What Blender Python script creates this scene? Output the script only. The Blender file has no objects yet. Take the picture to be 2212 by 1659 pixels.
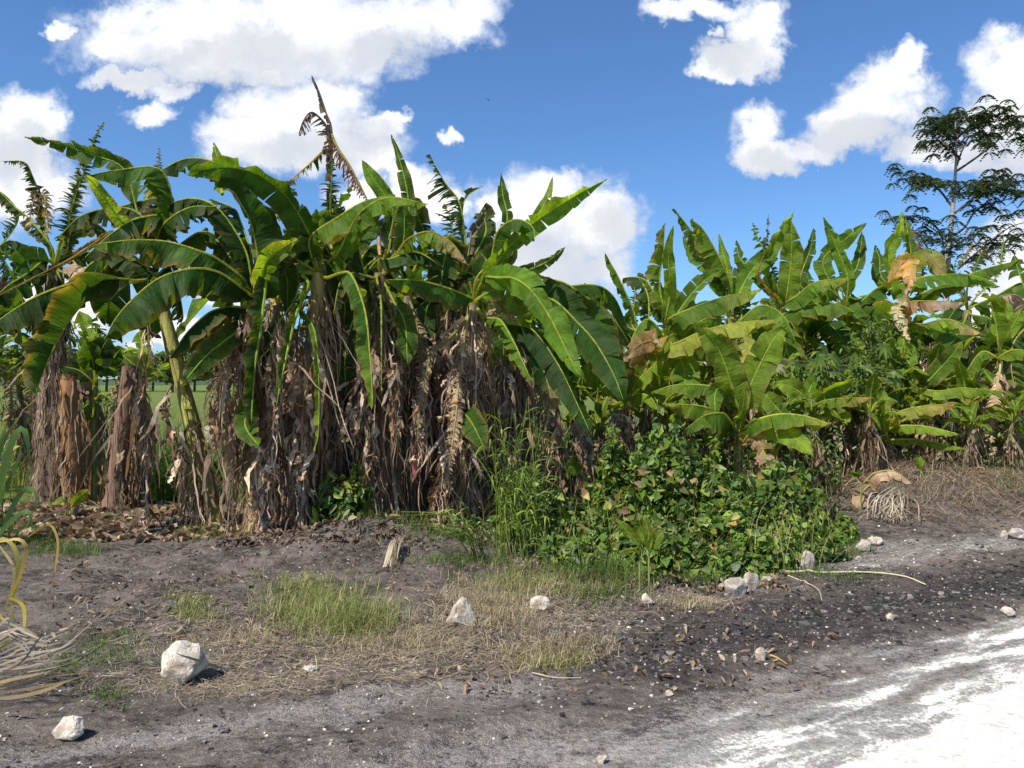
import bpy, bmesh, math, random
import numpy as np
from mathutils import Vector, Matrix
R = np.random.default_rng(7)
random.seed(7)
D = bpy.data
SC = bpy.context.scene
COL = SC.collection
CAMH = 1.6
FOC = 1659.0                      # focal length in units of a 2212 x 1659 frame

# ------------------------------------------------------------------ camera
cd = D.cameras.new('camera'); cam = D.objects.new('camera', cd); COL.objects.link(cam)
cam.location = (0, 0, CAMH); cam.rotation_euler = (math.radians(90), 0, 0)
cd.sensor_width = 36; cd.lens = 27; cd.clip_end = 20000; cd.clip_start = 0.05
SC.camera = cam
SC.render.resolution_x = 1024; SC.render.resolution_y = 768
SC.view_settings.view_transform = 'Standard'; SC.view_settings.look = 'None'
SC.view_settings.exposure = 0.72; SC.view_settings.gamma = 1
SC.cycles.max_bounces = 7; SC.cycles.diffuse_bounces = 3; SC.cycles.transmission_bounces = 4
SC.cycles.glossy_bounces = 2

# ------------------------------------------------------------------ sun
SUN_EL, SUN_AZ = 52.0, 226.0      # azimuth clockwise from +Y (the view direction)
_az, _el = math.radians(SUN_AZ), math.radians(SUN_EL)
SUNV = Vector((math.sin(_az)*math.cos(_el), math.cos(_az)*math.cos(_el), math.sin(_el)))
sl = D.lights.new('sun', 'SUN'); so = D.objects.new('sun', sl); COL.objects.link(so)
sl.energy = 4.6; sl.angle = math.radians(0.6); sl.color = (1.0, 0.935, 0.82)
so.rotation_euler = SUNV.to_track_quat('Z', 'Y').to_euler()

# ------------------------------------------------------------------ node helpers
class NT:
    def __init__(s, nt):
        s.nt = nt; nt.nodes.clear()
    def n(s, typ, **kw):
        x = s.nt.nodes.new(typ)
        for k, v in kw.items(): setattr(x, k, v)
        return x
    def put(s, sock, v):
        if v is None: return
        if hasattr(v, 'links') or isinstance(v, bpy.types.NodeSocket): s.nt.links.new(v, sock)
        else:
            if isinstance(v, (tuple, list)) and len(v) == 3 and sock.type == 'RGBA': v = (*v, 1)
            sock.default_value = v
    def m(s, op, a, b=None, c=None, clamp=False):
        x = s.n('ShaderNodeMath', operation=op, use_clamp=clamp)
        for i, v in enumerate((a, b, c)):
            if v is not None: s.put(x.inputs[i], v)
        return x.outputs[0]
    def v(s, op, a, b=None, scale=None):
        x = s.n('ShaderNodeVectorMath', operation=op)
        s.put(x.inputs[0], a)
        if b is not None: s.put(x.inputs[1], b)
        if scale is not None: s.put(x.inputs['Scale'], scale)
        return x.outputs['Value'] if op in ('LENGTH', 'DOT_PRODUCT', 'DISTANCE') else x.outputs[0]
    def ss(s, x, a, b, to0=0.0, to1=1.0):
        r = s.n('ShaderNodeMapRange', interpolation_type='SMOOTHSTEP')
        s.put(r.inputs[0], x); s.put(r.inputs[1], a); s.put(r.inputs[2], b); s.put(r.inputs[3], to0); s.put(r.inputs[4], to1)
        return r.outputs[0]
    def mix(s, f, a, b, mode='MIX'):
        x = s.n('ShaderNodeMix', data_type='RGBA', blend_type=mode)
        s.put(x.inputs[0], f); s.put(x.inputs[6], a); s.put(x.inputs[7], b)
        return x.outputs[2]
    def noise(s, vec, scale, detail=3, rough=.55, dist=0.0, col=False):
        x = s.n('ShaderNodeTexNoise')
        s.put(x.inputs['Vector'], vec); x.inputs['Scale'].default_value = scale
        x.inputs['Detail'].default_value = detail; x.inputs['Roughness'].default_value = rough; x.inputs['Distortion'].default_value = dist
        return x.outputs['Color' if col else 'Fac']
    def attr(s, name, out='Color'):
        x = s.n('ShaderNodeAttribute', attribute_name=name); return x.outputs[out]
    def scale(s, vec, sc):
        return s.v('MULTIPLY', vec, sc)

# ------------------------------------------------------------------ sky with clouds
def fp(u, v): return ((u-1106)/FOC, (829.5-v)/FOC)
# cloud lobes: centre (frame units), radii, softness weight
BLOBS = [
 # long cloud along the top
 (560,30,330,95),(380,80,210,60),(650,100,270,80),(480,120,150,60),(800,50,190,70),(560,160,70,35),(270,90,100,34),(330,25,160,40),
 (960,60,110,55),(1040,20,60,40),(300,165,85,28),(385,195,50,22),(355,245,55,30),(128,60,32,22),
 # cumulus behind the tall dead leaf
 (645,250,135,85),(560,225,75,50),(560,300,90,60),(700,210,90,60),(690,330,150,60),(800,270,60,35),(845,245,35,16),(760,340,90,60),(600,340,90,40),
 # left cumulus
 (20,300,110,100),(50,235,75,55),(105,260,45,35),(30,400,130,80),(100,420,70,60),(110,350,30,70),
 # white cumulus low centre
 (1180,470,150,95),(1290,490,95,80),(1205,405,60,45),(1110,440,60,45),(1340,500,55,40),(1270,580,90,50),(1180,580,130,60),(1060,470,50,40),(900,430,85,55),(870,385,40,32),(790,440,90,40),(955,450,50,45),(963,306,22,16),
 # small upper cloud
 (1450,15,62,28),(1550,0,95,26),(1640,40,52,62),(1600,120,72,42),(1650,90,44,44),(1545,145,52,24),(1560,55,20,18),
 # right clouds
 (1640,270,62,48),(1625,330,58,50),(1690,320,60,30),(1680,350,55,25),(1760,315,70,32),(1820,260,62,50),(1920,180,74,58),(1860,290,120,44),(1900,230,105,62),(1955,130,30,40),(1990,320,90,36),
 (2190,180,92,92),(2160,260,100,75),(2212,120,70,50),(2100,330,130,38),(2190,330,90,60),(2212,580,120,90),(2180,680,120,60),
 # haze banks near the horizon
 (150,640,120,60),(380,720,90,30),(500,640,60,30)]
w = D.worlds.new('World'); SC.world = w; w.use_nodes = True
T = NT(w.node_tree)
grp = D.node_groups.new('cloud_density', 'ShaderNodeTree')
grp.interface.new_socket('P', in_out='INPUT', socket_type='NodeSocketVector')
grp.interface.new_socket('D', in_out='OUTPUT', socket_type='NodeSocketFloat')
G = NT(grp)
gi, go = G.n('NodeGroupInput'), G.n('NodeGroupOutput')
last = None
for (u, v, ru, rv) in BLOBS:
    cx, cy = fp(u, v)
    d = G.v('SUBTRACT', gi.outputs[0], (cx, cy, 0))
    d = G.v('MULTIPLY', d, (FOC/ru, FOC/rv, 0))
    q = G.v('DOT_PRODUCT', d, d)
    last = q if last is None else G.m('MINIMUM', last, q)
G.put(go.inputs[0], G.m('SUBTRACT', 1.0, last))
tc = T.n('ShaderNodeTexCoord').outputs['Generated']
sx = T.n('ShaderNodeSeparateXYZ'); T.put(sx.inputs[0], tc)
yy = T.m('MAXIMUM', sx.outputs[1], 0.02)
cb = T.n('ShaderNodeCombineXYZ')
T.put(cb.inputs[0], T.m('DIVIDE', sx.outputs[0], yy)); T.put(cb.inputs[1], T.m('DIVIDE', sx.outputs[2], yy))
P = cb.outputs[0]
w1 = T.noise(P, 5.0, 5, .6, col=True); w2 = T.noise(P, 22.0, 5, .62, col=True)
P1 = T.v('ADD', P, T.scale(T.v('SUBTRACT', w1, (.5, .5, .5)), (.10, .085, 0)))
P1 = T.v('ADD', P1, T.scale(T.v('SUBTRACT', w2, (.5, .5, .5)), (.055, .055, 0)))
P1 = T.v('ADD', P1, T.scale(T.v('SUBTRACT', T.noise(P, 60.0, 4, .6, col=True), (.5, .5, .5)), (.02, .02, 0)))
def dens(vec):
    g = T.n('ShaderNodeGroup'); g.node_tree = grp; T.put(g.inputs[0], vec); return g.outputs[0]
nz = T.noise(P, 11.0, 9, .62, .3)
D1 = dens(P1)
dn = T.m('ADD', T.m('MULTIPLY', T.m('MAXIMUM', D1, -1.6), .55), T.m('MULTIPLY', T.m('SUBTRACT', nz, .5), 2.0))
GREYS = [(560,120,260,50),(480,170,150,40),(300,165,90,30),(820,110,120,40),(640,340,170,40),(60,330,110,60),(1600,110,80,60),(1660,350,90,40),(1880,300,170,50),(1200,560,170,60),(1330,500,60,50),(2150,360,120,60),(780,300,70,50)]
gl = None
for (u, v, ru, rv) in GREYS:
    cx, cy = fp(u, v); d = T.v('MULTIPLY', T.v('SUBTRACT', P1, (cx, cy, 0)), (FOC/ru, FOC/rv, 0)); q = T.v('DOT_PRODUCT', d, d)
    gl = q if gl is None else T.m('MINIMUM', gl, q)
lit = T.m('SUBTRACT', T.m('MINIMUM', gl, 2.2), 1.1)
dn = T.m('ADD', dn, .17)
alpha = T.ss(dn, -.30, .42)
body = T.ss(dn, .0, .6)
lowg = T.ss(T.m('ADD', lit, T.m('MULTIPLY', T.m('SUBTRACT', T.noise(P1, 12, 7, .62), .5), 3.2)), -1.3, 1.0)
sky = T.n('ShaderNodeTexSky', sky_type='NISHITA', sun_disc=False)
sky.sun_elevation = math.radians(SUN_EL); sky.sun_rotation = math.radians(SUN_AZ)
sky.altitude = 0; sky.air_density = 1.0; sky.dust_density = 0.35; sky.ozone_density = 2.2
skyc = T.mix(1.0, sky.outputs[0], (.68, .98, 1.30), 'MULTIPLY')
edge = T.mix(body, (5.2, 6.0, 7.6), (7.4, 7.8, 8.6))
cc = T.mix(lowg, (5.6, 6.0, 6.8), edge)
cc = T.mix(T.ss(dn, .15, .9), cc, T.mix(lowg, (6.2, 6.45, 6.9), (9.6, 9.6, 9.6)))
fin = T.mix(alpha, skyc, cc)
front = T.ss(sx.outputs[1], .03, .2)
# rest of the sky: scattered clouds of the same kind
bk = T.noise(T.v('MULTIPLY', tc, (1, 1, 2.2)), 2.6, 7, .6)
fin2 = T.mix(T.ss(bk, .53, .68), skyc, (7.4, 7.7, 8.3))
outc = T.mix(front, fin2, fin)
bg = T.n('ShaderNodeBackground'); T.put(bg.inputs[0], outc); bg.inputs[1].default_value = 0.074
ow = T.n('ShaderNodeOutputWorld'); T.put(ow.inputs[0], bg.outputs[0])

# ------------------------------------------------------------------ numpy noise and ground height
def _h(ix, iy, s):
    n = (ix*374761393 + iy*668265263 + s*1442695041) & 0xffffffff
    n = ((n ^ (n >> 13))*1274126177) & 0xffffffff
    return ((n ^ (n >> 16)) & 0xffff)/65535.0
def vnoise(x, y, s=0):
    x = np.asarray(x, float); y = np.asarray(y, float)
    ix = np.floor(x).astype(np.int64); iy = np.floor(y).astype(np.int64)
    fx = x-ix; fy = y-iy; fx = fx*fx*(3-2*fx); fy = fy*fy*(3-2*fy)
    a = _h(ix, iy, s); b = _h(ix+1, iy, s); c = _h(ix, iy+1, s); d = _h(ix+1, iy+1, s)
    return (a+(b-a)*fx)*(1-fy)+(c+(d-c)*fx)*fy-.5
def fbm(x, y, s=0, o=4, g=.5):
    r = 0; a = 1; f = 1
    for i in range(o):
        r = r+a*vnoise(x*f+i*17.3, y*f-i*9.1, s+i); a *= g; f *= 2.03
    return r
def gxy(u, v):                     # frame point on flat ground -> x, y
    Y = CAMH*FOC/(v-829.5); return ((u-1106)/FOC*Y, Y)
def at(u, v, Y):                   # frame point at distance Y -> world point
    return np.array(((u-1106)/FOC*Y, Y, CAMH+(829.5-v)/FOC*Y))
RN = np.array((.451, -.892)); R0 = np.array((1.71, 4.42))
def droad(x, y): return (x-R0[0])*RN[0]+(y-R0[1])*RN[1]
HUMPS = [(-1.9,7.4,.9,.5,.13),(-1.2,7.5,.6,.35,.20),(-.6,6.6,.8,.4,.05),(-2.4,6.6,.7,.5,-.06),(-2.3,5.9,1.1,.3,.04),(6.2,9.8,2.2,.8,.34),(4.7,9.8,1.1,.7,.24),
         (-.4,5.3,1.2,.4,.03),(1.6,7.6,1.3,.9,.10),(3.4,8.6,1.2,.8,.12),(7.5,11.5,2.5,1.5,.25)]
def gz(x, y):
    x = np.asarray(x, float); y = np.asarray(y, float)
    d = droad(x, y)
    rough = np.clip(-d*1.2+.25, .12, 1)
    z = (.035*fbm(x*1.3, y*1.3, 3)+.045*fbm(x*4, y*4, 9, 5, .62)*np.clip(1.4-np.abs(y-6.6)*.25, .25, 1.2))*rough
    for (cx, cy, rx, ry, h) in HUMPS:
        z = z+h*np.exp(-((x-cx)/rx)**2-((y-cy)/ry)**2)
    z = z-.05*np.clip(d, 0, 1)+.03*np.exp(-((d+.12)/.22)**2)*(1+1.5*fbm(x*4, y*4, 5))
    z = z*np.clip(1-(np.hypot(x, y)-30)/30, 0, 1)
    return z

# ------------------------------------------------------------------ mesh builder
class MB:
    def __init__(s): s.V = []; s.C = []; s.U = []; s.F4 = []; s.F3 = []; s.n = 0
    def add(s, V, C, U, F):
        V = np.asarray(V, np.float32).reshape(-1, 3); k = len(V)
        C = np.broadcast_to(np.asarray(C, np.float32), (k, 3)); U = np.broadcast_to(np.asarray(U, np.float32), (k, 2))
        F = np.asarray(F, np.int64)
        s.V.append(V); s.C.append(C); s.U.append(U)
        (s.F4 if F.shape[1] == 4 else s.F3).append(F+s.n); s.n += k
    def build(s, name, mat, parent=None, smooth=True, origin=None):
        me = D.meshes.new(name)
        V = np.concatenate(s.V); C = np.concatenate(s.C); U = np.concatenate(s.U)
        if origin is not None: V = V-np.asarray(origin, np.float32)
        q = np.concatenate(s.F4) if s.F4 else np.zeros((0, 4), np.int64)
        t = np.concatenate(s.F3) if s.F3 else np.zeros((0, 3), np.int64)
        me.vertices.add(len(V)); me.vertices.foreach_set('co', V.ravel())
        idx = np.concatenate([q.ravel(), t.ravel()]); me.loops.add(len(idx)); me.loops.foreach_set('vertex_index', idx.astype(np.int32))
        st = np.concatenate([np.arange(len(q))*4, len(q)*4+np.arange(len(t))*3]).astype(np.int32)
        me.polygons.add(len(st)); me.polygons.foreach_set('loop_start', st)
        a = me.attributes.new('col', 'FLOAT_COLOR', 'POINT'); a.data.foreach_set('color', np.concatenate([C, np.ones((len(C), 1), np.float32)], 1).ravel())
        b = me.attributes.new('luv', 'FLOAT_VECTOR', 'POINT'); b.data.foreach_set('vector', np.concatenate([U, np.zeros((len(U), 1), np.float32)], 1).ravel())
        me.polygons.foreach_set('use_smooth', np.full(len(st), smooth))
        me.update(calc_edges=True); me.validate()
        me.materials.append(mat)
        o = D.objects.new(name, me); COL.objects.link(o)
        if origin is not None: o.location = origin
        if parent is not None:
            o.parent = parent
            if origin is None: o.location = -parent.location
            else: o.location = Vector(origin)-parent.location
        return o
def tag(o, label=None, cat=None, group=None, kind=None):
    for k, v in (('label', label), ('category', cat), ('group', group), ('kind', kind)):
        if v: o[k] = v
    return o
def empty(name, loc, label, cat, group=None):
    o = D.objects.new(name, None); COL.objects.link(o); o.location = loc; o.empty_display_size = .2
    return tag(o, label, cat, group)
def nrm(a): return a/np.maximum(np.linalg.norm(a, axis=-1, keepdims=True), 1e-9)
def ribbons(mb, P, W, S, col, keep=None):
    """P (N,K,3) centre lines, W (N,K) widths, S (N,3)/(N,K,3) side, col (N,3)/(N,K,3)"""
    N, K = P.shape[:2]
    if S.ndim == 2: S = S[:, None, :]
    if col.ndim == 2: col = np.repeat(col[:, None, :], K, 1)
    a = P-S*W[..., None]/2; b = P+S*W[..., None]/2
    V = np.stack([a, b], 2).reshape(-1, 3)
    C = np.repeat(col[:, :, None, :], 2, 2).reshape(-1, 3)
    U = np.zeros((N, K, 2, 2)); U[..., 1, 0] = 1; U[..., 1] = np.linspace(0, 1, K)[None, :, None]
    i = (np.arange(N)[:, None]*K+np.arange(K-1)[None])*2
    F = np.stack([i, i+1, i+3, i+2], -1).reshape(-1, 4)
    mb.add(V, C, U.reshape(-1, 2), F)
def spline(pts, n):
    p = np.asarray(pts, float); m = len(p)
    if m == 2: p = np.array([p[0], (p[0]+p[1])/2, p[1]]); m = 3
    e = np.concatenate([[2*p[0]-p[1]], p, [2*p[-1]-p[-2]]])
    out = []
    for i in range(m-1):
        t = np.linspace(0, 1, 24, endpoint=False)[:, None]
        a, b, c, d = e[i:i+4]
        out.append(.5*((2*b)+(-a+c)*t+(2*a-5*b+4*c-d)*t*t+(-a+3*b-3*c+d)*t**3))
    q = np.concatenate(out+[p[-1:]])
    s = np.concatenate([[0], np.cumsum(np.linalg.norm(np.diff(q, axis=0), axis=1))])
    t = np.linspace(0, s[-1], n)
    return np.stack([np.interp(t, s, q[:, k]) for k in range(3)], 1), s[-1]
def tube(mb, path, rad, col, seg=7, jitter=0, uv=1.0):
    path = np.asarray(path, float); n = len(path); rad = np.broadcast_to(rad, (n,)); T_ = nrm(np.gradient(path, axis=0))
    ref = np.where(np.abs(T_[:, 2:3]) > .9, np.array([[1., 0, 0]]), np.array([[0, 0, 1.]]))
    r0 = np.array([0.3, 1, 0.1]) if abs(T_[:, 2]).mean() > .6 else np.array([0, .2, 1.])
    A = nrm(np.cross(T_, r0)); B = np.cross(T_, A)
    th = np.linspace(0, 2*np.pi, seg, endpoint=False)
    rr = rad[:, None]*(1+jitter*R.normal(size=(n, seg)))
    V = path[:, None]+(A[:, None]*np.cos(th)[None, :, None]+B[:, None]*np.sin(th)[None, :, None])*rr[..., None]
    i = np.arange(n-1)[:, None]*seg+np.arange(seg)[None]; j = np.arange(n-1)[:, None]*seg+(np.arange(seg)+1)[None] % seg
    F = np.stack([i, j, j+seg, i+seg], -1).reshape(-1, 4)
    U = np.stack(np.broadcast_arrays(np.linspace(0, 1, seg)[None], np.linspace(0, uv, n)[:, None]), -1).reshape(-1, 2)
    col = np.asarray(col, float)
    C = np.repeat(col[:, None], seg, 1).reshape(-1, 3) if col.ndim == 2 else col
    mb.add(V.reshape(-1, 3), C, U, F)

# ------------------------------------------------------------------ materials
def mat(name):
    m_ = D.materials.new(name); m_.use_nodes = True; t = NT(m_.node_tree)
    return m_, t
def finish(t, base, rough=.6, spec=.3, bump=None, bstr=.3, bdist=.01, trans=0, tcol=None):
    p = t.n('ShaderNodeBsdfPrincipled'); t.put(p.inputs['Base Color'], base); t.put(p.inputs['Roughness'], rough)
    p.inputs['Specular IOR Level'].default_value = spec
    nb = None
    if bump is not None:
        b = t.n('ShaderNodeBump'); b.inputs['Strength'].default_value = bstr; b.inputs['Distance'].default_value = bdist
        t.put(b.inputs['Height'], bump); nb = b.outputs[0]; t.put(p.inputs['Normal'], nb)
    sh = p.outputs[0]
    if trans:
        tr = t.n('ShaderNodeBsdfTranslucent'); t.put(tr.inputs[0], tcol)
        if nb is not None: t.put(tr.inputs[1], nb)
        mx = t.n('ShaderNodeMixShader'); mx.inputs[0].default_value = trans
        t.put(mx.inputs[1], sh); t.put(mx.inputs[2], tr.outputs[0]); sh = mx.outputs[0]
    o = t.n('ShaderNodeOutputMaterial'); t.put(o.inputs[0], sh)
def leaf_mat(name, trans=.38, freq=(3., 170., 1.), rough=.42, gain=(1.5, 1.45, .7), var=.45, spec=.35, bstr=.5):
    m_, t = mat(name)
    c = t.attr('col'); uv = t.attr('luv', 'Vector'); pos = t.n('ShaderNodeNewGeometry').outputs['Position']
    ve = t.noise(t.scale(uv, freq), 1, 2, .5)
    vb = t.noise(t.scale(uv, (1.2, freq[1]*.26, 1)), 1, 3, .6)
    bl = t.noise(pos, 2.3, 3, .6); fi = t.noise(pos, 26, 3, .65)
    k = t.m('ADD', t.m('ADD', t.m('ADD', t.m('MULTIPLY', t.m('SUBTRACT', ve, .5), .7), t.m('MULTIPLY', t.m('SUBTRACT', vb, .5), 1.5)), t.m('MULTIPLY', t.m('SUBTRACT', bl, .5), 1.1)), t.m('MULTIPLY', t.m('SUBTRACT', fi, .5), .5))
    cc = t.v('SCALE', c, scale=t.m('ADD', 1.0, t.m('MULTIPLY', k, var*2)))
    # small brown specks and scorched flecks
    sp = t.ss(t.noise(pos, 55, 2, .7), .70, .78)
    cc = t.mix(t.m('MULTIPLY', sp, .55), cc, (.16, .10, .04))
    finish(t, cc, rough, spec, ve, bstr, .02, trans, t.v('MULTIPLY', cc, gain))
    return m_
M_LEAF = leaf_mat('banana_leaf_blade', .52, (2., 90., 1.), .56, (2.6, 2.1, .45), .5, .14, .6)
M_DRY = leaf_mat('dry_banana_leaf', .22, (5., 40., 1.), .8, (1.15, 1.0, .8), .55, .15, .6)
M_GRASS = leaf_mat('grass_blade', .35, (1., 2., 1.), .5, (1.4, 1.35, .6), .3, .3, .1)
M_VINE = leaf_mat('vine_leaf', .3, (2., 6., 1.), .45, (1.4, 1.4, .6), .45, .35, .3)
M_STRAW = leaf_mat('dry_straw', .1, (1., 3., 1.), .75, (1.1, 1.0, .8), .35, .2, .1)
def stem_mat(name):
    m_, t = mat(name); c = t.attr('col'); pos = t.n('ShaderNodeNewGeometry').outputs['Position']
    st = t.noise(t.scale(pos, (34, 34, 1.6)), 1, 5, .65, .6); bl = t.noise(t.scale(pos, (5, 5, 3)), 1, 3, .6)
    cc = t.v('SCALE', c, scale=t.m('ADD', .45, t.m('MULTIPLY', st, 1.15)))
    cc = t.mix(t.ss(bl, .5, .7), cc, t.v('MULTIPLY', cc, (.55, .42, .4)))
    finish(t, cc, .72, .25, st, .9, .02); return m_
M_STEM = stem_mat('banana_pseudostem')
def rock_mat(name, base, dark):
    m_, t = mat(name); pos = t.n('ShaderNodeTexCoord').outputs['Object']
    a = t.noise(pos, 9, 8, .65); b = t.noise(pos, 60, 4, .6)
    cc = t.mix(t.ss(a, .40, .56), dark, base); cc = t.mix(t.ss(b, .60, .70), cc, dark); cc = t.mix(t.ss(t.noise(pos, 24, 5, .7), .60, .68), cc, (.16, .12, .09))
    finish(t, cc, .9, .15, t.m('ADD', a, t.m('MULTIPLY', b, .25)), .8, .03); return m_
M_LIME = rock_mat('white_limestone', (.54, .50, .435), (.33, .27, .21))
M_GREYR = rock_mat('grey_limestone', (.43, .40, .365), (.26, .225, .19))
def chunk_mat(name):
    m_, t = mat(name); c = t.attr('col'); pos = t.n('ShaderNodeNewGeometry').outputs['Position']
    a = t.noise(pos, 60, 5, .6)
    finish(t, t.v('SCALE', c, scale=t.m('ADD', .6, t.m('MULTIPLY', a, .8))), .85, .3, a, .5, .01); return m_
M_CHUNK = chunk_mat('loose_stone')

# ------------------------------------------------------------------ ground
def axis(*segs):
    out = []
    for a, b, st in segs: out += list(np.arange(a, b, st))
    return np.array(out+[segs[-1][1]])
gx_ = axis((-4000, -400, 450), (-400, -40, 30), (-40, -7, 1.0), (-7, -3.4, .08), (-3.4, 4.6, .026), (4.6, 9, .07), (9, 40, 1.0), (40, 400, 30), (400, 4000, 450))
gy_ = axis((-400, -20, 40), (-20, 2.2, 1.2), (2.2, 6, .024), (6, 9, .034), (9, 14, .08), (14, 50, 1.0), (50, 400, 25), (400, 6000, 400))
GX, GY = np.meshgrid(gx_, gy_)
GZ = gz(GX, GY)
nx, ny = len(gx_), len(gy_)
mb = MB()
dd = droad(GX, GY)
wob = .22*fbm(GX*1.6, GY*1.6, 31)
along = GX*.892+GY*.451
streak = fbm(along*1.2, dd*9, 44, 5, .6)
rgt = np.clip((GX-1.6)/1.6, 0, 1)
white = np.clip(.16+.72*(dd+wob*.7)/.85+.52*rgt+.7*streak*np.clip(1.3-dd, .2, 1)+.5*np.clip((dd+.2*rgt-.85)/.2, 0, 1), 0, 1)*np.clip((dd+.10+wob*.4)/.22, 0, 1)*np.clip((GX+.1+.6*dd)/1.1, 0, 1)
band2 = .50*np.exp(-((dd+1.55+.3*fbm(GX, GY, 50))/.34)**2)*np.clip((GX-2.2)/.9, 0, 1)
near = .8*np.exp(-((GY-(4.08+.33*GX)+.35*fbm(GX*1.5, GY*2, 61))/.26)**2)*np.clip((.9-GX)/.9, 0, 1)
near = np.maximum(near, .5*np.clip(2.2*fbm(GX*1.1+3, GY*2.4, 62)+.15, 0, 1)*np.clip((4.3-GY)/.6, 0, 1)*(GX < 6))
dust = np.clip(.20+.55*fbm(GX*.9, GY*1.5, 70), 0, .6)*np.clip((8-GY)/1.0, 0, 1)*.7
Wm = np.clip(np.maximum(white, band2), 0, 1); Dm = np.clip(np.maximum(near*1.15, dust*1.5)+.35*np.clip((dd+.1)/.3, 0, 1), 0, 1)
grav = np.clip(1-np.abs(dd+.55)/.75, 0, 1)*np.clip((GX-.2)/.8, 0, 1)
green = np.clip((GY-9.2+.5*fbm(GX, GY, 80))/1.5, 0, 1)*np.clip(1.2-(GX-1)/4, .55, 1)
green = np.maximum(green, np.clip((np.hypot(GX, GY)-25)/15, 0, 1))
green = np.where(GY < 1, 0.15, green)
C = np.stack([Wm, grav, green], -1).reshape(-1, 3)
i = np.arange(ny-1)[:, None]*nx+np.arange(nx-1)[None]
F = np.stack([i, i+1, i+1+nx, i+nx], -1).reshape(-1, 4)
mb.add(np.stack([GX, GY, GZ], -1).reshape(-1, 3), C, np.stack([Dm, Dm], -1).reshape(-1, 2), F)
m_, t = mat('ground_soil_and_dust')
sp = t.n('ShaderNodeSeparateColor'); t.put(sp.inputs[0], t.attr('col'))
pos = t.n('ShaderNodeNewGeometry').outputs['Position']
rot = t.n('ShaderNodeMapping'); t.put(rot.inputs[0], pos); rot.inputs['Rotation'].default_value = (0, 0, math.radians(-26.8))
pr = rot.outputs[0]
n1 = t.noise(pos, 1.8, 5, .6); n2 = t.noise(t.scale(pos, (1, 1.5, 1)), 11, 7, .72); n3 = t.noise(pos, 110, 3, .75); n4 = t.noise(pos, 42, 4, .7)
stk = t.noise(t.scale(pr, (2.4, 8, 6)), 1, 7, .7, .6)
soil = t.mix(t.ss(n1, .35, .65), (.07, .058, .052), (.20, .168, .146))
soil = t.mix(t.ss(n2, .46, .70), soil, (.27, .23, .20))
soil = t.mix(t.ss(n2, .46, .30), soil, (.022, .019, .019))
soil = t.mix(t.m('MULTIPLY', t.ss(n3, .58, .72), .55), soil, (.40, .37, .36))
dm = t.n('ShaderNodeSeparateXYZ'); t.put(dm.inputs[0], t.attr('luv', 'Vector')); dm = dm.outputs[0]
n5 = t.noise(pos, 190, 2, .8)
dmask = t.m('MULTIPLY', t.ss(t.m('ADD', t.m('ADD', t.m('MULTIPLY', n5, .5), t.m('MULTIPLY', n4, .3)), t.m('MULTIPLY', n2, .2)), t.m('SUBTRACT', .66, t.m('MULTIPLY', dm, .24)), t.m('SUBTRACT', .69, t.m('MULTIPLY', dm, .18))), t.ss(dm, 0, .25))
soil = t.mix(t.m('MULTIPLY', dmask, .9), soil, (.40, .365, .34))
soil = t.mix(t.m('MULTIPLY', t.ss(n5, .42, .30), .6), soil, (.03, .025, .023))
asph = t.mix(t.ss(n4, .40, .62), (.020, .018, .018), (.085, .076, .073))
c1 = t.mix(t.m('MULTIPLY', sp.outputs[1], .85), soil, asph)
whc = t.mix(t.ss(n2, .3, .6), (.44, .42, .385), (.72, .685, .63))
thr = t.m('SUBTRACT', 1.0, sp.outputs[0])
wn = t.m('ADD', t.m('ADD', t.m('MULTIPLY', stk, .50), t.m('MULTIPLY', n3, .22)), t.m('MULTIPLY', n4, .28))
wn = t.ss(wn, .32, .68)
wm = t.ss(t.m('ADD', sp.outputs[0], t.m('MULTIPLY', t.m('SUBTRACT', wn, .5), .85)), .12, .92)
wm = t.m('MULTIPLY', wm, t.ss(sp.outputs[0], .02, .25))
wm = t.m('MULTIPLY', wm, t.ss(sp.outputs[0], .0, .9, .55, 1.0))
wm = t.m('MAXIMUM', wm, t.ss(sp.outputs[0], .80, 1.0, 0, .97))
c2 = t.mix(wm, c1, whc)
gr = t.mix(t.ss(t.noise(pos, 3.1, 5, .6), .35, .65), (.060, .105, .018), (.17, .20, .05))
c3 = t.mix(sp.outputs[2], c2, gr)
hh = t.m('ADD', t.m('MULTIPLY', n2, 1.0), t.m('ADD', t.m('MULTIPLY', n3, .35), t.m('MULTIPLY', n4, .6)))
finish(t, c3, .92, .12, t.m('MULTIPLY', hh, t.m('SUBTRACT', 1.0, t.m('MULTIPLY', wm, .78))), 1.0, .05)
g = mb.build('ground', m_); tag(g, 'dark trampled soil with white limestone dust at the roadside', 'ground', kind='structure')

# ------------------------------------------------------------------ far hills and treeline
def hills():
    m_, t = mat('far_wooded_hills'); pos = t.n('ShaderNodeNewGeometry').outputs['Position']
    finish(t, t.mix(t.noise(pos, .05, 6, .6), (.030, .055, .025), (.07, .11, .045)), .9, .1)
    mb = MB(); n = 260
    x = np.linspace(-1600, 1600, n); rows = 7
    for k in range(1):
        V = []
        for j in range(rows):
            f = j/(rows-1)
            y = 900+j*60+0*x
            z = (22*fbm(x*.006, y*.006, 5)+10+4*fbm(x*.03, y*.03, 6))*math.sin(math.pi*min(1, f*1.05))**.7-1
            V.append(np.stack([x, y, z], -1))
        V = np.array(V).reshape(-1, 3); i = np.arange(rows-1)[:, None]*n+np.arange(n-1)[None]
        mb.add(V, (.05, .08, .03), (0, 0), np.stack([i, i+1, i+1+n, i+n], -1).reshape(-1, 4))
    tag(mb.build('hills', m_), 'low wooded hills on the horizon', 'hills', kind='structure')
hills()

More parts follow.
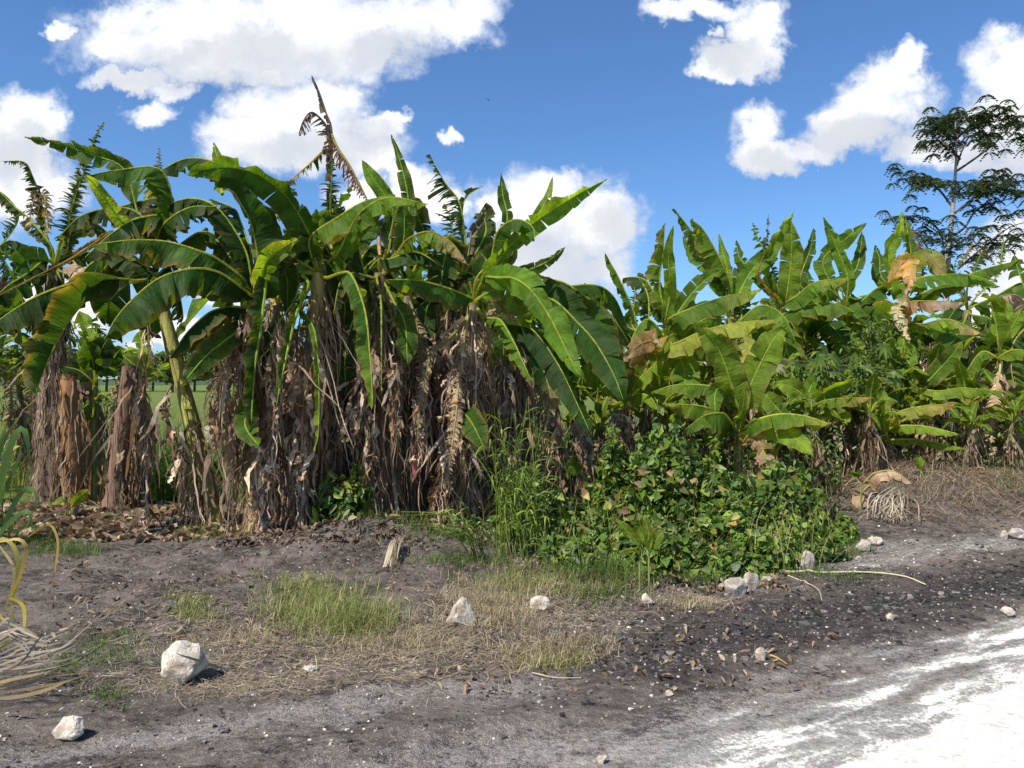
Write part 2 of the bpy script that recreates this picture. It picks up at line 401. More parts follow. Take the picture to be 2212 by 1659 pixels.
# ------------------------------------------------------------------ banana leaves
PAL = {'d': (.026, .066, .012), 'm': (.046, .108, .014), 'b': (.088, .170, .018), 'y': (.25, .29, .045), 'v': (.14, .225, .022),
       'o': (.38, .25, .09), 'n': (.36, .25, .16), 'k': (.11, .085, .06), 'r': (.17, .095, .065), 'w': (.42, .36, .29)}
def leaf_mesh(pts, W, kind='h', tat=.1, col='m', rib=(.30, .36, .07), pet=0.0, cam_frame=True, sag=.25, seed=None, ribr=.013, det=1.0):
    """one banana leaf: midrib tube, two blade halves split in strips along the veins"""
    rg = np.random.default_rng(seed if seed is not None else int(R.integers(1 << 30)))
    n = 70
    path, L = spline(pts, n)
    Tn = nrm(np.gradient(path, axis=0))
    if cam_frame:
        Cv = np.array([0, 0, CAMH])-path[n//2]; Cv = Cv/np.linalg.norm(Cv)
        e0 = nrm(Cv[None]-(Tn@Cv)[:, None]*Tn)
        ch = path[-1]-path[n//4]; ec = np.cross(ch/np.linalg.norm(ch), Cv)
        e1 = np.cross(Tn, e0)
        sg = (1 if ec[2] > 0 else -1) if abs(ec[2]) > .38*np.linalg.norm(ec) else (1 if ec[0] > 0 else -1)
        e1 = e1*sg
    else:
        Z = np.array([0, 0, 1.]); hv = path[-1]-path[0]; hv[2] = 0; hv = hv/max(np.linalg.norm(hv), 1e-6)
        e0 = nrm(Z[None]-(Tn@Z)[:, None]*Tn+.001*hv)
        # keep the frame continuous where the leaf hangs
        bb = np.cross(hv, Z); e1 = np.repeat(bb[None], n, 0); e0 = nrm(np.cross(e1, Tn)); 
    ang = {'h': (-58, -122), 'g': (58, 122), 'f': (82, -78), 'F': (100, -102), 't': (38, -84), 's': (84, -38), 'a': (80, -80), 'A': (104, -104), 'p': (62, -62)}[kind]
    mb = MB()
    c0 = np.array(PAL[col[0]]); c1 = np.array(PAL[col[-1]])
    jit = rg.uniform(.8, 1.22); c0 = c0*jit; c1 = c1*jit
    rr = np.interp(np.linspace(0, 1, n), [0, .15, .8, 1], [1.5, 1.15, .5, .18])*ribr
    ribc = np.array(rib)[None]*np.ones((n, 1)); 
    if col[-1] in 'nkr': ribc = ribc*.5+c1*.5
    tube(mb, path[::2], rr[::2], ribc[::2], 6)
    S = np.linspace(0, 1, n)
    step = (.30*(1-tat)**2+.022)/max(L*(1-pet), .2)
    brown_edge = rg.uniform(0, .8) if col[-1] not in 'nk' else 0
    for hi, a in enumerate(ang):
        a = math.radians(a+rg.normal()*5)
        s = pet; prev_d = 0
        while s < .995:
            ds = step*rg.uniform(.35, 1.7)
            if tat < .06: ds = step*rg.uniform(.8, 2.2)
            e = min(1.0, s+ds)
            if e > .985: e = 1.0
            seglen = (e-s)*L
            na = max(2, int(seglen/(.045/det))+1); nb = 5 if W > .08 else 3
            ss = np.linspace(s, e, na)
            uu = (ss-pet)/(1-pet)
            prof = np.minimum(1, (uu/.13+.12))**.6*np.clip((1-uu)/.36, 0, 1)**.72
            prof = np.maximum(prof, .02)*W
            dang = rg.normal()*(.05+.33*tat); drop = abs(rg.normal())*(.12+.9*tat)
            if tat > .5 and rg.random() < .12: s = e; continue
            cut = rg.uniform(.55, 1.0) if rg.random() < .05+.5*tat else 1.0
            if tat > .85: cut *= rg.uniform(.45, 1.15)
            gap = .012+.16*tat*rg.random() if tat < .8 else rg.uniform(.45, .85)
            mid = (ss[0]+ss[-1])/2
            b = np.linspace(0, 1, nb)
            pc = np.stack([np.interp(ss, S, path[:, k]) for k in range(3)], 1)
            Tc = nrm(np.stack([np.interp(ss, S, Tn[:, k]) for k in range(3)], 1))
            E0 = nrm(np.stack([np.interp(ss, S, e0[:, k]) for k in range(3)], 1)); E1 = nrm(np.stack([np.interp(ss, S, e1[:, k]) for k in range(3)], 1))
            aa = a+dang*.5
            d0 = E0*math.cos(aa)+E1*math.sin(aa)
            nv = np.cross(Tc, d0)
            V = np.zeros((na, nb, 3)); V[:, 0] = pc
            cur = pc.copy()
            fw = .22+.12*rg.random()
            flut = (.010+.016*rg.random())*math.sqrt(max(W, .03)/.2)
            ph = rg.uniform(0, 6.28)
            narrow = (ss-mid)*(1-gap)+mid
            for j in range(1, nb):
                bj = b[j]
                g_ = (sag+drop)*bj*bj*.8
                dj = nrm(d0*(1-.15*bj)+np.array([0, 0, -1.])*g_+nv*dang*bj)
                cur = cur+dj*(prof*cut/(nb-1))[:, None]
                sh = Tc*(prof*fw*bj)[:, None]
                pin = Tc*(((mid-ss)*gap*bj)*L)[:, None]
                rip = nv*(np.sin(ss*L*34+ph)*flut*bj+np.sin(ss*L*13+ph*2+.8*np.sin(ss*L*5))*flut*2.3*bj)[:, None]
                V[:, j] = cur+sh+pin+rip
            if cut < 1 or tat > .3: V[:, -1] += d0*(rg.normal(size=na)*W*.05)[:, None]
            mixf = np.clip((ss-.62)/.38, 0, 1)[:, None, None]*1.0
            if len(col) == 1: mixf = mixf*0
            cc = (c0*(1-mixf)+c1*mixf)*rg.uniform(.86, 1.16)*np.ones((na, nb, 1))
            ed = (b[None, :, None]**6)*brown_edge
            cc = cc*(1-ed)+np.array(PAL['o'])*.55*ed
            if tat > .45 and col[-1] not in 'nk': 
                e2 = (b[None, :, None]**2)*.45*rg.random(); cc = cc*(1-e2)+np.array(PAL['n'])*.6*e2
            U = np.stack(np.broadcast_arrays(b[None], (ss*L)[:, None]), -1)*np.array([1, .35])+np.array([hi*3, 0])
            ii = np.arange(na-1)[:, None]*nb+np.arange(nb-1)[None]
            mb.add(V.reshape(-1, 3), cc.reshape(-1, 3), U.reshape(-1, 2), np.stack([ii, ii+1, ii+1+nb, ii+nb], -1).reshape(-1, 4))
            s = e
    return mb
DRYP = np.array([(.44, .33, .225), (.36, .265, .175), (.27, .19, .125), (.16, .11, .075), (.58, .47, .34), (.31, .17, .08), (.26, .21, .165), (.10, .07, .05)])
def drycol(n, light=1.0):
    k = R.choice(len(DRYP), n, p=[.18, .2, .17, .12, .11, .09, .08, .05]); return DRYP[k]*R.uniform(.75, 1.2, (n, 1))*light
def skirt(mb, path, r, n, lo=0., hi=1., L=(.25, .8), wd=(.012, .05), spread=.12, light=1.0, shards=.09):
    """dead leaf strips hanging down round a stem"""
    K = 9; L = (L[0]*1.3, L[1]*1.55); wd = (wd[0]*.8, wd[1]*.72)
    f = R.uniform(lo, hi, n); m = len(path)
    p0 = np.stack([np.interp(f, np.linspace(0, 1, m), path[:, k]) for k in range(3)], 1)
    th = R.uniform(0, 2*np.pi, n)
    out = np.stack([np.cos(th), np.sin(th), 0*th], 1)
    ln = R.uniform(*L, n)
    sh = R.random(n) < shards; ln = np.where(sh, ln*.4, ln); thin = (R.random(n) < .55) & ~sh; ln = np.where(thin, ln*1.35, ln)
    t_ = np.linspace(0, 1, K)[None, :]
    rad = r*R.uniform(.7, 1.35, n)[:, None]+spread*R.random(n)[:, None]*np.sin(t_*np.pi*.75)
    P = p0[:, None]+out[:, None]*rad[..., None]
    P[..., 2] -= ln[:, None]*t_
    side = np.stack([-out[:, 1], out[:, 0], 0*th], 1)
    P += side[:, None]*(np.where(R.random((n, 1)) < .2, 3.2, 1)*R.normal(size=(n, 1))*.13*ln[:, None]*t_)[..., None]
    P += np.cumsum(R.normal(size=(n, K, 3))*.016, 1)
    P[..., 2] = np.maximum(P[..., 2], gz(P[..., 0], P[..., 1])+.01+.03*R.random((n, 1)))
    W_ = R.uniform(*wd, n); W_ = np.where(sh, W_*2.0, W_); W_ = np.where(thin, W_*.35, W_)
    W = W_[:, None]*np.clip(R.normal(1, .35, (n, K)), .25, 1.8)*np.array([.4, .8, 1, 1, 1, .9, .8, .6, .2])[None]
    tw = R.uniform(0, 1.3, n)[:, None]+R.normal(size=(n, 1))*t_*1.1
    S = side[:, None]*np.cos(tw)[..., None]+out[:, None]*np.sin(tw)[..., None]
    W = np.minimum(W, .075); ribbons(mb, P, W, S, drycol(n, light*1.05))
def stem(parent, base, crown, r0, r1, col, dry=1, nsk=160, lo=.05, hi=.95, bend=.0, light=1.0, spread=.12, L=(.25, .8), wd=(.012, .05)):
    base = np.asarray(base, float); crown = np.asarray(crown, float)
    midp = (base+crown)/2+np.array([bend, 0, 0])
    path, Ln = spline([base-np.array([0, 0, .05]), midp, crown], 34)
    rad = np.interp(np.linspace(0, 1, 34), [0, .08, .6, 1], [r0*1.15, r0, (r0+r1)/2, r1])
    mb = MB(); c = np.array(col, float)
    th_n = 14; tube(mb, path, rad*(1+.04*R.normal(size=34)), c, th_n, .035, Ln)
    # sheath flaps clasping the stem
    nf = 26; K = 6; f = R.uniform(.02, .85, nf); th = R.uniform(0, 6.28, nf)
    for q in range(nf):
        ff = np.linspace(f[q], min(1, f[q]+R.uniform(.1, .3)), K)
        pc = np.stack([np.interp(ff, np.linspace(0, 1, 34), path[:, k]) for k in range(3)], 1); rc = np.interp(ff, np.linspace(0, 1, 34), rad)*1.06+.004
        o_ = np.array([math.cos(th[q]), math.sin(th[q]), 0]); sd = np.array([-o_[1], o_[0], 0])
        P = (pc+o_*rc[:, None])[None]; ribbons(mb, P, np.full((1, K), r0*R.uniform(.5, 1.0))*np.linspace(1, .3, K)[None], sd[None], (c*R.uniform(.6, 1.5))[None])
    mb.build('pseudostem', M_STEM, parent)
    if nsk:
        mb = MB(); skirt(mb, path, (r0+r1)/2, int(nsk*1.6), lo, hi, L=L, wd=wd, spread=spread, light=light); mb.build('dead_leaf_skirt', M_DRY, parent)
    return path
GREENSTEM = (.20, .22, .05); BROWN = (.26, .16, .09); YEL = (.30, .27, .07); GREY = (.22, .17, .12)
def base_pt(u, Y):
    x = (u-1106)/FOC*Y; return np.array([x, Y, float(gz(x, Y))])
PLANTS = {}
def plant(key, label, Y, bu, cu, cv, r=.10, col=GREY, nsk=160, group='banana plants of the grove', name='banana_plant', cat='banana plant', cy=0, **kw):
    b = base_pt(bu, Y); c = at(cu, cv, Y+cy)
    e = empty(name, b, label, cat, group)
    e['_y'] = Y
    del e['_y']
    path = stem(e, b, c, r, r*.62, col, nsk=nsk, **kw)
    PLANTS[key] = (e, c, Y+cy, path)
    return e
LEAFN = [0]
def leaf(key, s, W, kind='h', tat=.1, col='m', dy=-.4, pet=None, y0=None, sag=.2, name='leaf', matl=None, rib=(.30, .36, .07), ribr=.013, attach=True, label=None):
    """s: 'u,v u,v ...' from the crown side to the tip; W half width in frame units"""
    e, c, Y, _ = PLANTS[key]
    if y0 is not None: Y = y0
    uv = [tuple(map(float, q.split(','))) for q in s.split()]
    k = len(uv); LEAFN[0] += 1
    rg = np.random.default_rng(LEAFN[0]*13+5)
    ys = [Y+dy*(j/(max(1, k-1)))*1.0+(-.12) for j in range(k)]
    pts = [at(u, v, y) for (u, v), y in zip(uv, ys)]
    if attach:
        full = [c]+pts
        d0 = np.linalg.norm(pts[0]-c)
        if d0 < .08: full = pts
        _, L1 = spline(full, 20); p = d0/L1
        if pet is not None: p = min(.6, p+pet)
        p = min(p, .6)
    else: full = pts; p = pet or 0
    if key in ('B3', 'B4', 'B5', 'B6', 'B7', 'B8') and kind in 'fsa' and uv[-1][1] < 640: W = W*.72
    if key[0] == 'A' and kind in 'hgt' and tat < .6: W = W*1.0
    if tat > .85: W = W*1.3
    Wm_ = W/FOC*Y
    if key[0] == 'B' and len(col) == 1: col = {'d': 'm', 'm': 'b', 'b': 'v'}.get(col, col)
    if .04 < tat < .7: tat = tat+.07
    dead = col[0] in 'nk' and col[-1] in 'nk'
    mb = leaf_mesh(full, Wm_, kind, tat, col, rib=rib, pet=p, sag=sag, seed=LEAFN[0]*7+1, ribr=ribr)
    o = mb.build(name if not dead else 'dead_leaf', M_DRY if dead else M_LEAF, e)
    if label: o['label'] = label
    return o

# ------------------------------------------------------------------ the front rows of banana plants, one by one
# leaves: points run from the crown to the tip in frame units, W is the half width of the blade
plant('A0', 'banana plant with a wind-shredded blue-green leaf, cut by the left edge of the photo', 11.6, -40, -30, 560, .10, GREY, 120)
leaf('A0', '10,520 40,470 20,430 -20,400', 26, 'h', .85, 'd', 0)
leaf('A0', '-10,540 30,600 50,660 40,730', 34, 'h', .8, 'd', -.3)
leaf('A0', '0,560 -40,600 -30,700', 40, 'h', .7, 'd', -.3)
leaf('A0', '-20,600 20,620 60,660 90,740', 30, 'h', .75, 'd', .5)
leaf('A0', '-10,540 20,520 60,530', 30, 'h', .3, 'd', 0)
e = plant('A1', 'stout banana plant with thick dry brown skirt and green fruit at the far left', 10.6, 105, 118, 575, .17, (.20, .15, .11), 420, L=(.2, .55), wd=(.01, .035), spread=.06, lo=.08, hi=1.0)
leaf('A1', '100,500 88,430 70,380 52,350 3,348', 22, 'h', .8, 'd', -.2)
leaf('A1', '90,470 86,420 96,425 102,470 104,515', 14, 'f', .93, 'ko', -.5)
leaf('A1', '86,480 86,412 74,430 66,470 66,500', 15, 'f', .95, 'kn', -.5)
leaf('A1', '110,530 60,470 30,445 0,416 -40,400', 22, 'h', .6, 'd', .6)
leaf('A1', '140,520 158,440 178,380 200,310 226,262', 17, 'f', .93, 'd', -.2)
leaf('A1', '145,540 150,460 165,400 176,350', 26, 'f', .92, 'd', .2)
leaf('A1', '170,540 205,520 242,500 150,560 60,606 -30,652', 5, 'h', .5, 'm', -1.4, rib=(.26, .20, .08), ribr=.018)
leaf('A1', '100,560 60,590 20,615 -20,650', 46, 'h', .25, 'd', -.9)
leaf('A1', '150,560 170,575 205,590 235,610', 34, 'h', .7, 'nk', -.5)
leaf('A1', '105,565 60,560 30,590', 26, 'f', .2, 'd', -.4)
leaf('A1', '130,560 190,545 240,580 260,640', 34, 'h', .2, 'd', .5)
leaf('A1', '90,600 50,640 20,700 0,790', 36, 'h', .5, 'd', .4)
leaf('A1', '130,600 150,650 150,710 135,770', 34, 'h', .3, 'd', .5)
leaf('A1', '140,590 200,600 250,660 265,740', 36, 'h', .35, 'd', .8)
leaf('A1', '110,610 90,680 70,760 20,800', 34, 'h', .6, 'd', .6)
leaf('A1', '120,560 140,500 200,480 250,520', 34, 'h', .3, 'd', .4)
plant('A2', 'leaning banana plant with yellow-green base and broad arching leaves, left of the sky gap', 8.6, 470, 335, 598, .09, (.32, .31, .08), 110, lo=.03, hi=.45, L=(.25, .7), spread=.16)
leaf('A2', '300,608 236,619 189,647 153,688 117,750 95,800 76,850', 62, 'g', .12, 'd', -1.2, pet=.08)
leaf('A2', '300,606 250,602 167,610 83,638 0,690 -40,730', 50, 'h', .28, 'd', -1.0, pet=.06)
leaf('A2', '330,560 300,470 269,366 200,335 130,312 55,295', 24, 't', .32, 'm', .5, pet=.25)
leaf('A2', '336,560 372,480 350,369 250,368 186,380', 44, 'h', .3, 'm', -.4, pet=.2)
leaf('A2', '330,570 300,520 255,470 205,400 178,374', 15, 'a', .02, 'b', -.9)
leaf('A2', '320,590 336,522 361,477 410,448 467,446', 42, 'h', .45, 'd', -.5, pet=.1)
leaf('A2', '345,560 356,474 306,469 264,488 217,524 180,560', 48, 'h', .4, 'd', -.8, pet=.12)
leaf('A2', '340,520 356,433 300,436 250,449 156,476', 38, 'h', .5, 'd', .3)
leaf('A2', '330,590 280,600 240,640 228,700', 46, 'f', .2, 'd', .6)
leaf('A2', '340,590 380,620 395,680 390,700', 26, 'h', .6, 'd', .6)
leaf('A2', '330,570 300,560 230,575 180,600 160,630', 36, 'h', .5, 'd', .9)
leaf('A2', '338,560 350,470 345,400 343,322', 16, 'f', .9, 'dk', .9)
leaf('A2', '345,590 380,560 420,550 470,580', 40, 'h', .4, 'd', .9)
leaf('A2', '335,560 330,500 290,455 230,450 170,470 120,520', 40, 'h', .5, 'd', .2)
leaf('A2', '345,560 380,500 370,420 330,400 260,405', 40, 'h', .6, 'm', .7, pet=.15)
leaf('A2', '345,570 400,520 440,500 480,520 510,580', 38, 'h', .3, 'd', .3)
leaf('A2', '330,590 290,560 240,550 190,575 150,640', 40, 'h', .3, 'd', .2)
leaf('A2', '335,600 345,640 330,690 310,740', 26, 'f', .2, 'd', .5)
plant('A3', 'banana plant over pale dead leaves, its arching leaves crossing the sky gap from the right', 8.2, 555, 548, 650, .115, (.30, .25, .10), 210, lo=.30, hi=.98, spread=.20)
leaf('A3', '540,625 522,599 480,566 444,547 361,522 278,519 194,530', 52, 'h', .38, 'm', -.6, pet=.03)
leaf('A3', '546,641 522,622 472,588 417,580 347,599 292,641 250,688 226,735', 62, 'h', .14, 'd', -1.3, pet=.05)
leaf('A3', '545,620 530,540 480,460 430,430 370,440 300,500', 44, 'h', .4, 'd', .3)
leaf('A3', '550,620 600,540 640,500 690,510 720,570', 40, 'h', .2, 'd', .4)
leaf('A3', '545,640 500,640 470,700 460,760', 24, 'f', .3, 'd', .4)
leaf('A3', '545,640 560,590 545,490 520,440 500,410 462,405', 58, 'g', .08, 'd', -.3)
leaf('A3', '530,664 500,662 470,668 444,681 403,720 366,775', 44, 'h', .04, 'd', -.8)
leaf('A3', '535,690 519,711 480,740 444,770 392,831', 26, 'a', .02, 'd', -.9)
leaf('A3', '560,620 580,560 574,520 540,470', 36, 'h', .1, 'd', .4)
leaf('A3', '560,610 590,560 640,520 660,500 620,560', 26, 'f', .2, 'bv', .2)
leaf('A3', '570,620 566,600 580,560 620,530 640,520', 22, 'a', .08, 'by', -.7)
leaf('A3', '575,600 574,614 563,711 550,800 540,960', 24, 'h', .15, 'd', -.7, rib=(.27, .36, .05), ribr=.017)
leaf('A3', '555,860 540,880 530,920 560,965', 24, 'F', .12, 'm', -.9, attach=False)
leaf('A3', '545,640 500,560 470,520 440,500', 34, 'f', .3, 'd', .8)
leaf('A3', '550,620 540,540 520,480 505,450 455,430', 40, 'h', .3, 'd', 1.0)
plant('A4', 'banana plant with a long glossy leaf sweeping left under the sky, bright midribs hanging below', 8.4, 650, 688, 590, .105, (.32, .26, .09), 210, spread=.20, lo=.30)
leaf('A4', '680,540 657,482 614,419 556,377 500,362 450,365 408,374', 40, 't', .08, 'm', -.7, pet=.03)
leaf('A4', '600,470 560,440 500,372 450,346 397,344 345,372 338,398', 42, 'h', .06, 'd', .4, attach=False)
leaf('A4', '675,560 671,512 732,468 788,435 852,421', 46, 'h', .12, 'b', -.6)
leaf('A4', '715,560 727,551 760,487 788,450 843,426 924,441', 36, 'h', .12, 'bv', -1.0)
leaf('A4', '650,590 666,614 643,670 624,745 610,808 596,880', 17, 'h', .1, 'd', -.9, rib=(.27, .36, .05), ribr=.019)
leaf('A4', '650,660 659,678 680,717 688,808 688,933 677,975', 11, 'h', .3, 'by', -.8, rib=(.27, .36, .05), ribr=.011)
leaf('A4', '705,600 735,590 760,595 788,670 799,767 806,876', 26, 'h', .18, 'mv', -1.0, pet=.12, rib=(.30, .38, .06), ribr=.014)
leaf('A4', '680,560 640,520 615,450 604,392', 20, 'a', .3, 'm', .9)
leaf('A4', '680,560 640,470 620,430 618,400 570,500', 22, 'f', .8, 'd', 1.0)
leaf('A4', '640,560 600,540 560,560 510,620', 34, 'h', .3, 'd', .9)
leaf('A4', '690,545 600,550 620,600 620,680', 26, 'f', .1, 'd', .3)
leaf('A4', '480,420 475,370 462,308', 14, 'a', .02, 'b', .6, attach=False)
leaf('A4', '675,510 660,470 650,438', 10, 'a', .02, 'b', .9)
leaf('A4', '700,520 720,480 740,520 745,600 725,640', 30, 'f', .3, 'd', .5)
leaf('A4', '700,560 730,600 745,660 740,720', 34, 'f', .4, 'd', .6)
plant('A5', 'tall dying banana plant whose tattered dead topmost leaf stands highest in the grove', 8.9, 742, 712, 520, .10, (.14, .12, .07), 260, spread=.26, light=.8)
leaf('A5', '712,470 716,360 716,279 705,246 690,200 674,163', 14, 'h', .6, 'k', 0, rib=(.10, .09, .06), ribr=.02)
leaf('A5', '714,300 705,273 688,252 671,243 655,262 645,290', 26, 'h', .97, 'k', -.2, rib=(.12, .10, .07), attach=False)
leaf('A5', '714,340 705,323 668,355 624,392', 15, 'h', .93, 'dn', .2, attach=False)
leaf('A5', '716,290 730,320 760,365 796,435', 24, 'h', .93, 'rn', -.3, attach=False)
leaf('A5', '712,500 714,440 716,400 718,340', 19, 'f', .93, 'd', -.2, attach=False)
leaf('A5', '720,540 726,500 716,440 722,420', 30, 'f', .6, 'd', .2)
leaf('A5', '735,560 770,520 800,490 830,470', 30, 'h', .2, 'm', .5)
leaf('A5', '700,560 690,520 720,470 745,450', 20, 'h', .3, 'd', .4)
leaf('A5', '770,600 820,560 850,600 860,640', 28, 'h', .5, 'd', .3)
plant('A6', 'banana plant with two bright young leaves standing upright beside the dying one', 8.7, 830, 820, 590, .11, (.16, .13, .08), 320, spread=.26, light=.85)
leaf('A6', '850,470 830,420 805,385 782,345', 17, 'f', .04, 'b', -.1)
leaf('A6', '845,560 880,500 882,429 863,343 845,292', 15, 'f', .1, 'm', 0)
leaf('A6', '860,560 872,520 874,470 872,430', 22, 'f', .1, 'm', -.2)
leaf('A6', '814,600 822,640 824,697 824,850', 3, 'h', .8, 'v', -1.2, rib=(.26, .32, .07), ribr=.011)
leaf('A6', '838,585 869,529 899,507 935,501 977,526 1007,566', 28, 'h', .55, 'vn', -1.0, pet=.15)
leaf('A6', '820,560 840,560 900,545 960,580', 28, 'h', .1, 'd', -.3)
leaf('A6', '800,620 780,560 770,500 740,480 700,500', 36, 'h', .25, 'd', -.1)
leaf('A6', '810,600 760,590 735,610 720,680', 26, 'h', .4, 'd', -.4)
leaf('A6', '800,620 830,700 850,760 850,830', 24, 'f', .4, 'd', .2)
leaf('A6', '818,520 822,560 830,590', 3, 'f', .8, 'n', -.7, rib=(.40, .22, .08), ribr=.02, attach=False)
leaf('A6', '840,540 850,480 880,450 900,460 930,540', 26, 'f', .4, 'd', .7)
plant('A7', 'banana plant with a broad leaf pointing up to the right across the white cloud', 8.8, 985, 1022, 655, .10, (.24, .19, .11), 330, spread=.28, lo=.03, light=1.05)
leaf('A7', '1040,610 1075,563 1103,529 1158,479 1242,424 1311,386', 25, 't', .14, 'b', -.3)
leaf('A7', '1080,560 1130,520 1144,490 1181,432 1194,381', 12, 'a', .15, 'v', .5)
leaf('A7', '1060,560 1075,500 1114,474 1150,490 1155,520', 30, 'h', .06, 'm', -.6)
leaf('A7', '1040,602 1075,600 1108,601 1144,624 1186,682 1225,760 1253,815', 31, 'A', .1, 'b', -1.3, pet=.03)
leaf('A7', '1050,690 1097,699 1144,708 1178,744 1214,802 1247,872 1276,937', 34, 't', .05, 'd', -1.1, pet=.03)
leaf('A7', '1050,685 1080,691 1108,735 1130,783 1147,820', 22, 'h', .12, 'b', -1.4)
leaf('A7', '1000,655 1022,646 960,620 900,606 833,604', 40, 'h', .12, 'm', -1.0)
leaf('A7', '1080,520 1096,470 1086,420 1082,372', 13, 'f', .25, 'm', .1)
leaf('A7', '1040,600 1120,590 1186,563 1221,534', 16, 'f', .25, 'm', .3)
leaf('A7', '1030,600 1070,560 1090,540 1100,500', 34, 'f', .2, 'd', .4)
leaf('A7', '1040,640 1090,620 1120,660 1150,600', 26, 'f', .1, 'by', .4)
leaf('A7', '1010,690 1000,760 990,840 985,900 960,1080', 16, 'f', .85, 'n', -.5)
leaf('A7', '1000,700 960,740 935,760 912,850 900,960', 13, 'f', .85, 'nk', -.4)
leaf('A7', '985,880 1000,890 1020,915 1050,975', 27, 'a', .02, 'm', -.6, attach=False)
leaf('A7', '870,870 865,900 860,940 850,992', 20, 'a', .02, 'd', .3, attach=False)
plant('A8', 'banana plant with a dark wind-torn leaf standing against the sky left of the white cloud', 9.6, 905, 1000, 600, .10, (.15, .12, .08), 280, spread=.26, light=.8)
leaf('A8', '1007,551 994,443 960,393 928,333', 34, 'h', .9, 'd', 0)
leaf('A8', '985,560 975,480 960,440', 30, 'f', .9, 'd', .3)
leaf('A8', '999,520 999,454 1010,423 1044,401', 13, 'h', .7, 'd', .2)
leaf('A8', '1010,560 1020,500 1040,470 1049,448', 12, 'f', .5, 'k', .1)
leaf('A8', '985,560 975,530 960,560 950,640', 32, 'f', .2, 'd', -.2)
leaf('A8', '1020,560 1050,500 1040,460 1070,560', 26, 'f', .5, 'd', .6)
leaf('A8', '980,600 930,600 890,640 880,700', 28, 'h', .3, 'd', .4)
leaf('A8', '1000,640 1020,700 1030,760', 26, 'f', .2, 'd', .5)
plant('A9', 'banana plant with long dark leaves drooping right above the vine heap', 9.2, 1130, 1120, 690, .10, (.15, .14, .07), 240, spread=.24, light=.85)
leaf('A9', '1130,650 1161,639 1200,651 1247,696 1286,740 1325,808 1348,868', 40, 'A', .05, 'd', -1.5, pet=.03)
leaf('A9', '1140,640 1200,607 1256,635 1325,690 1370,760', 30, 'h', .15, 'd', .3)
leaf('A9', '1150,640 1269,615 1325,640 1360,720', 34, 'h', .1, 'm', .7)
leaf('A9', '1160,700 1260,680 1300,720 1330,800', 34, 'f', .1, 'm', -.2)
leaf('A9', '1110,700 1090,740 1090,800 1100,860', 36, 'f', .2, 'm', .2)
leaf('A9', '1130,720 1170,790 1190,860 1180,900', 30, 'f', .4, 'dn', -.2)
leaf('A9', '1110,700 1080,660 1060,700 1060,760', 20, 'f', .95, 'n', -.3)
plant('A10', 'banana plant with a single narrow leaf standing upright in the dip of the skyline', 10.5, 1400, 1390, 740, .09, (.20, .18, .08), 120, light=.8)
leaf('A10', '1375,700 1367,668 1336,599 1320,570 1308,547', 17, 'h', .25, 'b', 0)
leaf('A10', '1385,720 1365,700 1372,640 1368,612', 11, 'f', .95, 'd', .3)
leaf('A10', '1380,720 1330,690 1290,640 1262,612', 36, 'h', .2, 'd', .2)
leaf('A10', '1370,740 1340,700 1300,700 1260,740', 36, 'h', .1, 'd', -.3)
leaf('A10', '1400,700 1400,640 1380,600 1375,605 1400,605', 30, 'h', .7, 'd', .8)

leaf('A4', '600,700 585,760 590,830 600,900', 20, 'f', .05, 'd', -.3)
leaf('A6', '760,700 745,780 750,860', 22, 'f', .1, 'd', -.2)
leaf('A6', '850,650 875,700 880,790', 24, 'f', .1, 'm', -.3)
leaf('A8', '930,650 915,720 900,800', 22, 'f', .1, 'd', -.2)
for k_, (u_, Y_, cu_, cv_) in enumerate([(608,9.1,600,660),(770,9.5,765,620),(905,9.3,880,640),(945,9.9,940,630),(1050,9.6,1060,670),(700,9.7,705,600)]):
    k2 = 'D%d' % k_
    plant(k2, ['banana trunk packed between the first two pale-skirted ones', 'dark skirted trunk behind the two upright bright young leaves', 'dark skirted trunk just left of the hanging dead leaf with a pink tip', 'deep-shaded skirted trunk under the dark wind-torn leaf', 'skirted trunk right of the tan hanging dead leaf, behind the cane grass', 'skirted trunk directly under the tall dead topmost leaf'][k_], Y_, u_, cu_, cv_, .09, GREY, 260, spread=.32, lo=.05, L=(.3, .9))
    leaf(k2, '%d,%d %d,%d %d,%d' % (cu_-20, cv_-60, cu_-70, cv_-80, cu_-130, cv_-10), 34, 'h', .3, 'd', .3)
    leaf(k2, '%d,%d %d,%d %d,%d' % (cu_+20, cv_-70, cu_+60, cv_-90, cu_+120, cv_-20), 34, 'h', .2, 'd', .4)
    leaf(k2, '%d,%d %d,%d' % (cu_+4, cv_+80, cu_-10, cv_+170), 24, 'f', .3, 'd', .1)
    leaf(k2, '%d,%d %d,%d %d,%d' % (cu_+15, cv_+40, cu_+30, cv_+140, cu_+22, cv_+290), 20, 'f', .8, 'nk', -.3)
    leaf(k2, '%d,%d %d,%d %d,%d' % (cu_-15, cv_+50, cu_-34, cv_+160, cu_-30, cv_+330), 20, 'f', .8, 'n', -.3)
plant('B1', 'young banana plant with a yellow and tan withered leaf curled over at its top', 9.6, 1352, 1352, 862, .045, GREENSTEM, 60, L=(.2, .6), light=.9)
leaf('B1', '1350,820 1344,791 1325,740 1300,700', 36, 'h', .06, 'm', -.2)
leaf('B1', '1361,850 1380,820 1420,780 1456,719', 27, 's', .06, 'b', -.3)
leaf('B1', '1356,858 1381,851 1405,858 1422,884', 26, 'h', .06, 'b', -.6)
leaf('B1', '1358,830 1400,760 1420,735 1380,745 1343,785', 22, 'f', .35, 'on', -.7)
leaf('B1', '1360,820 1400,740 1410,728 1428,750', 16, 'f', .6, 'nw', -.6)
leaf('B1', '1358,840 1370,780 1395,740', 20, 'f', .06, 'm', .2)
leaf('B1', '1350,850 1300,810 1240,820', 30, 'f', .3, 'm', .3)
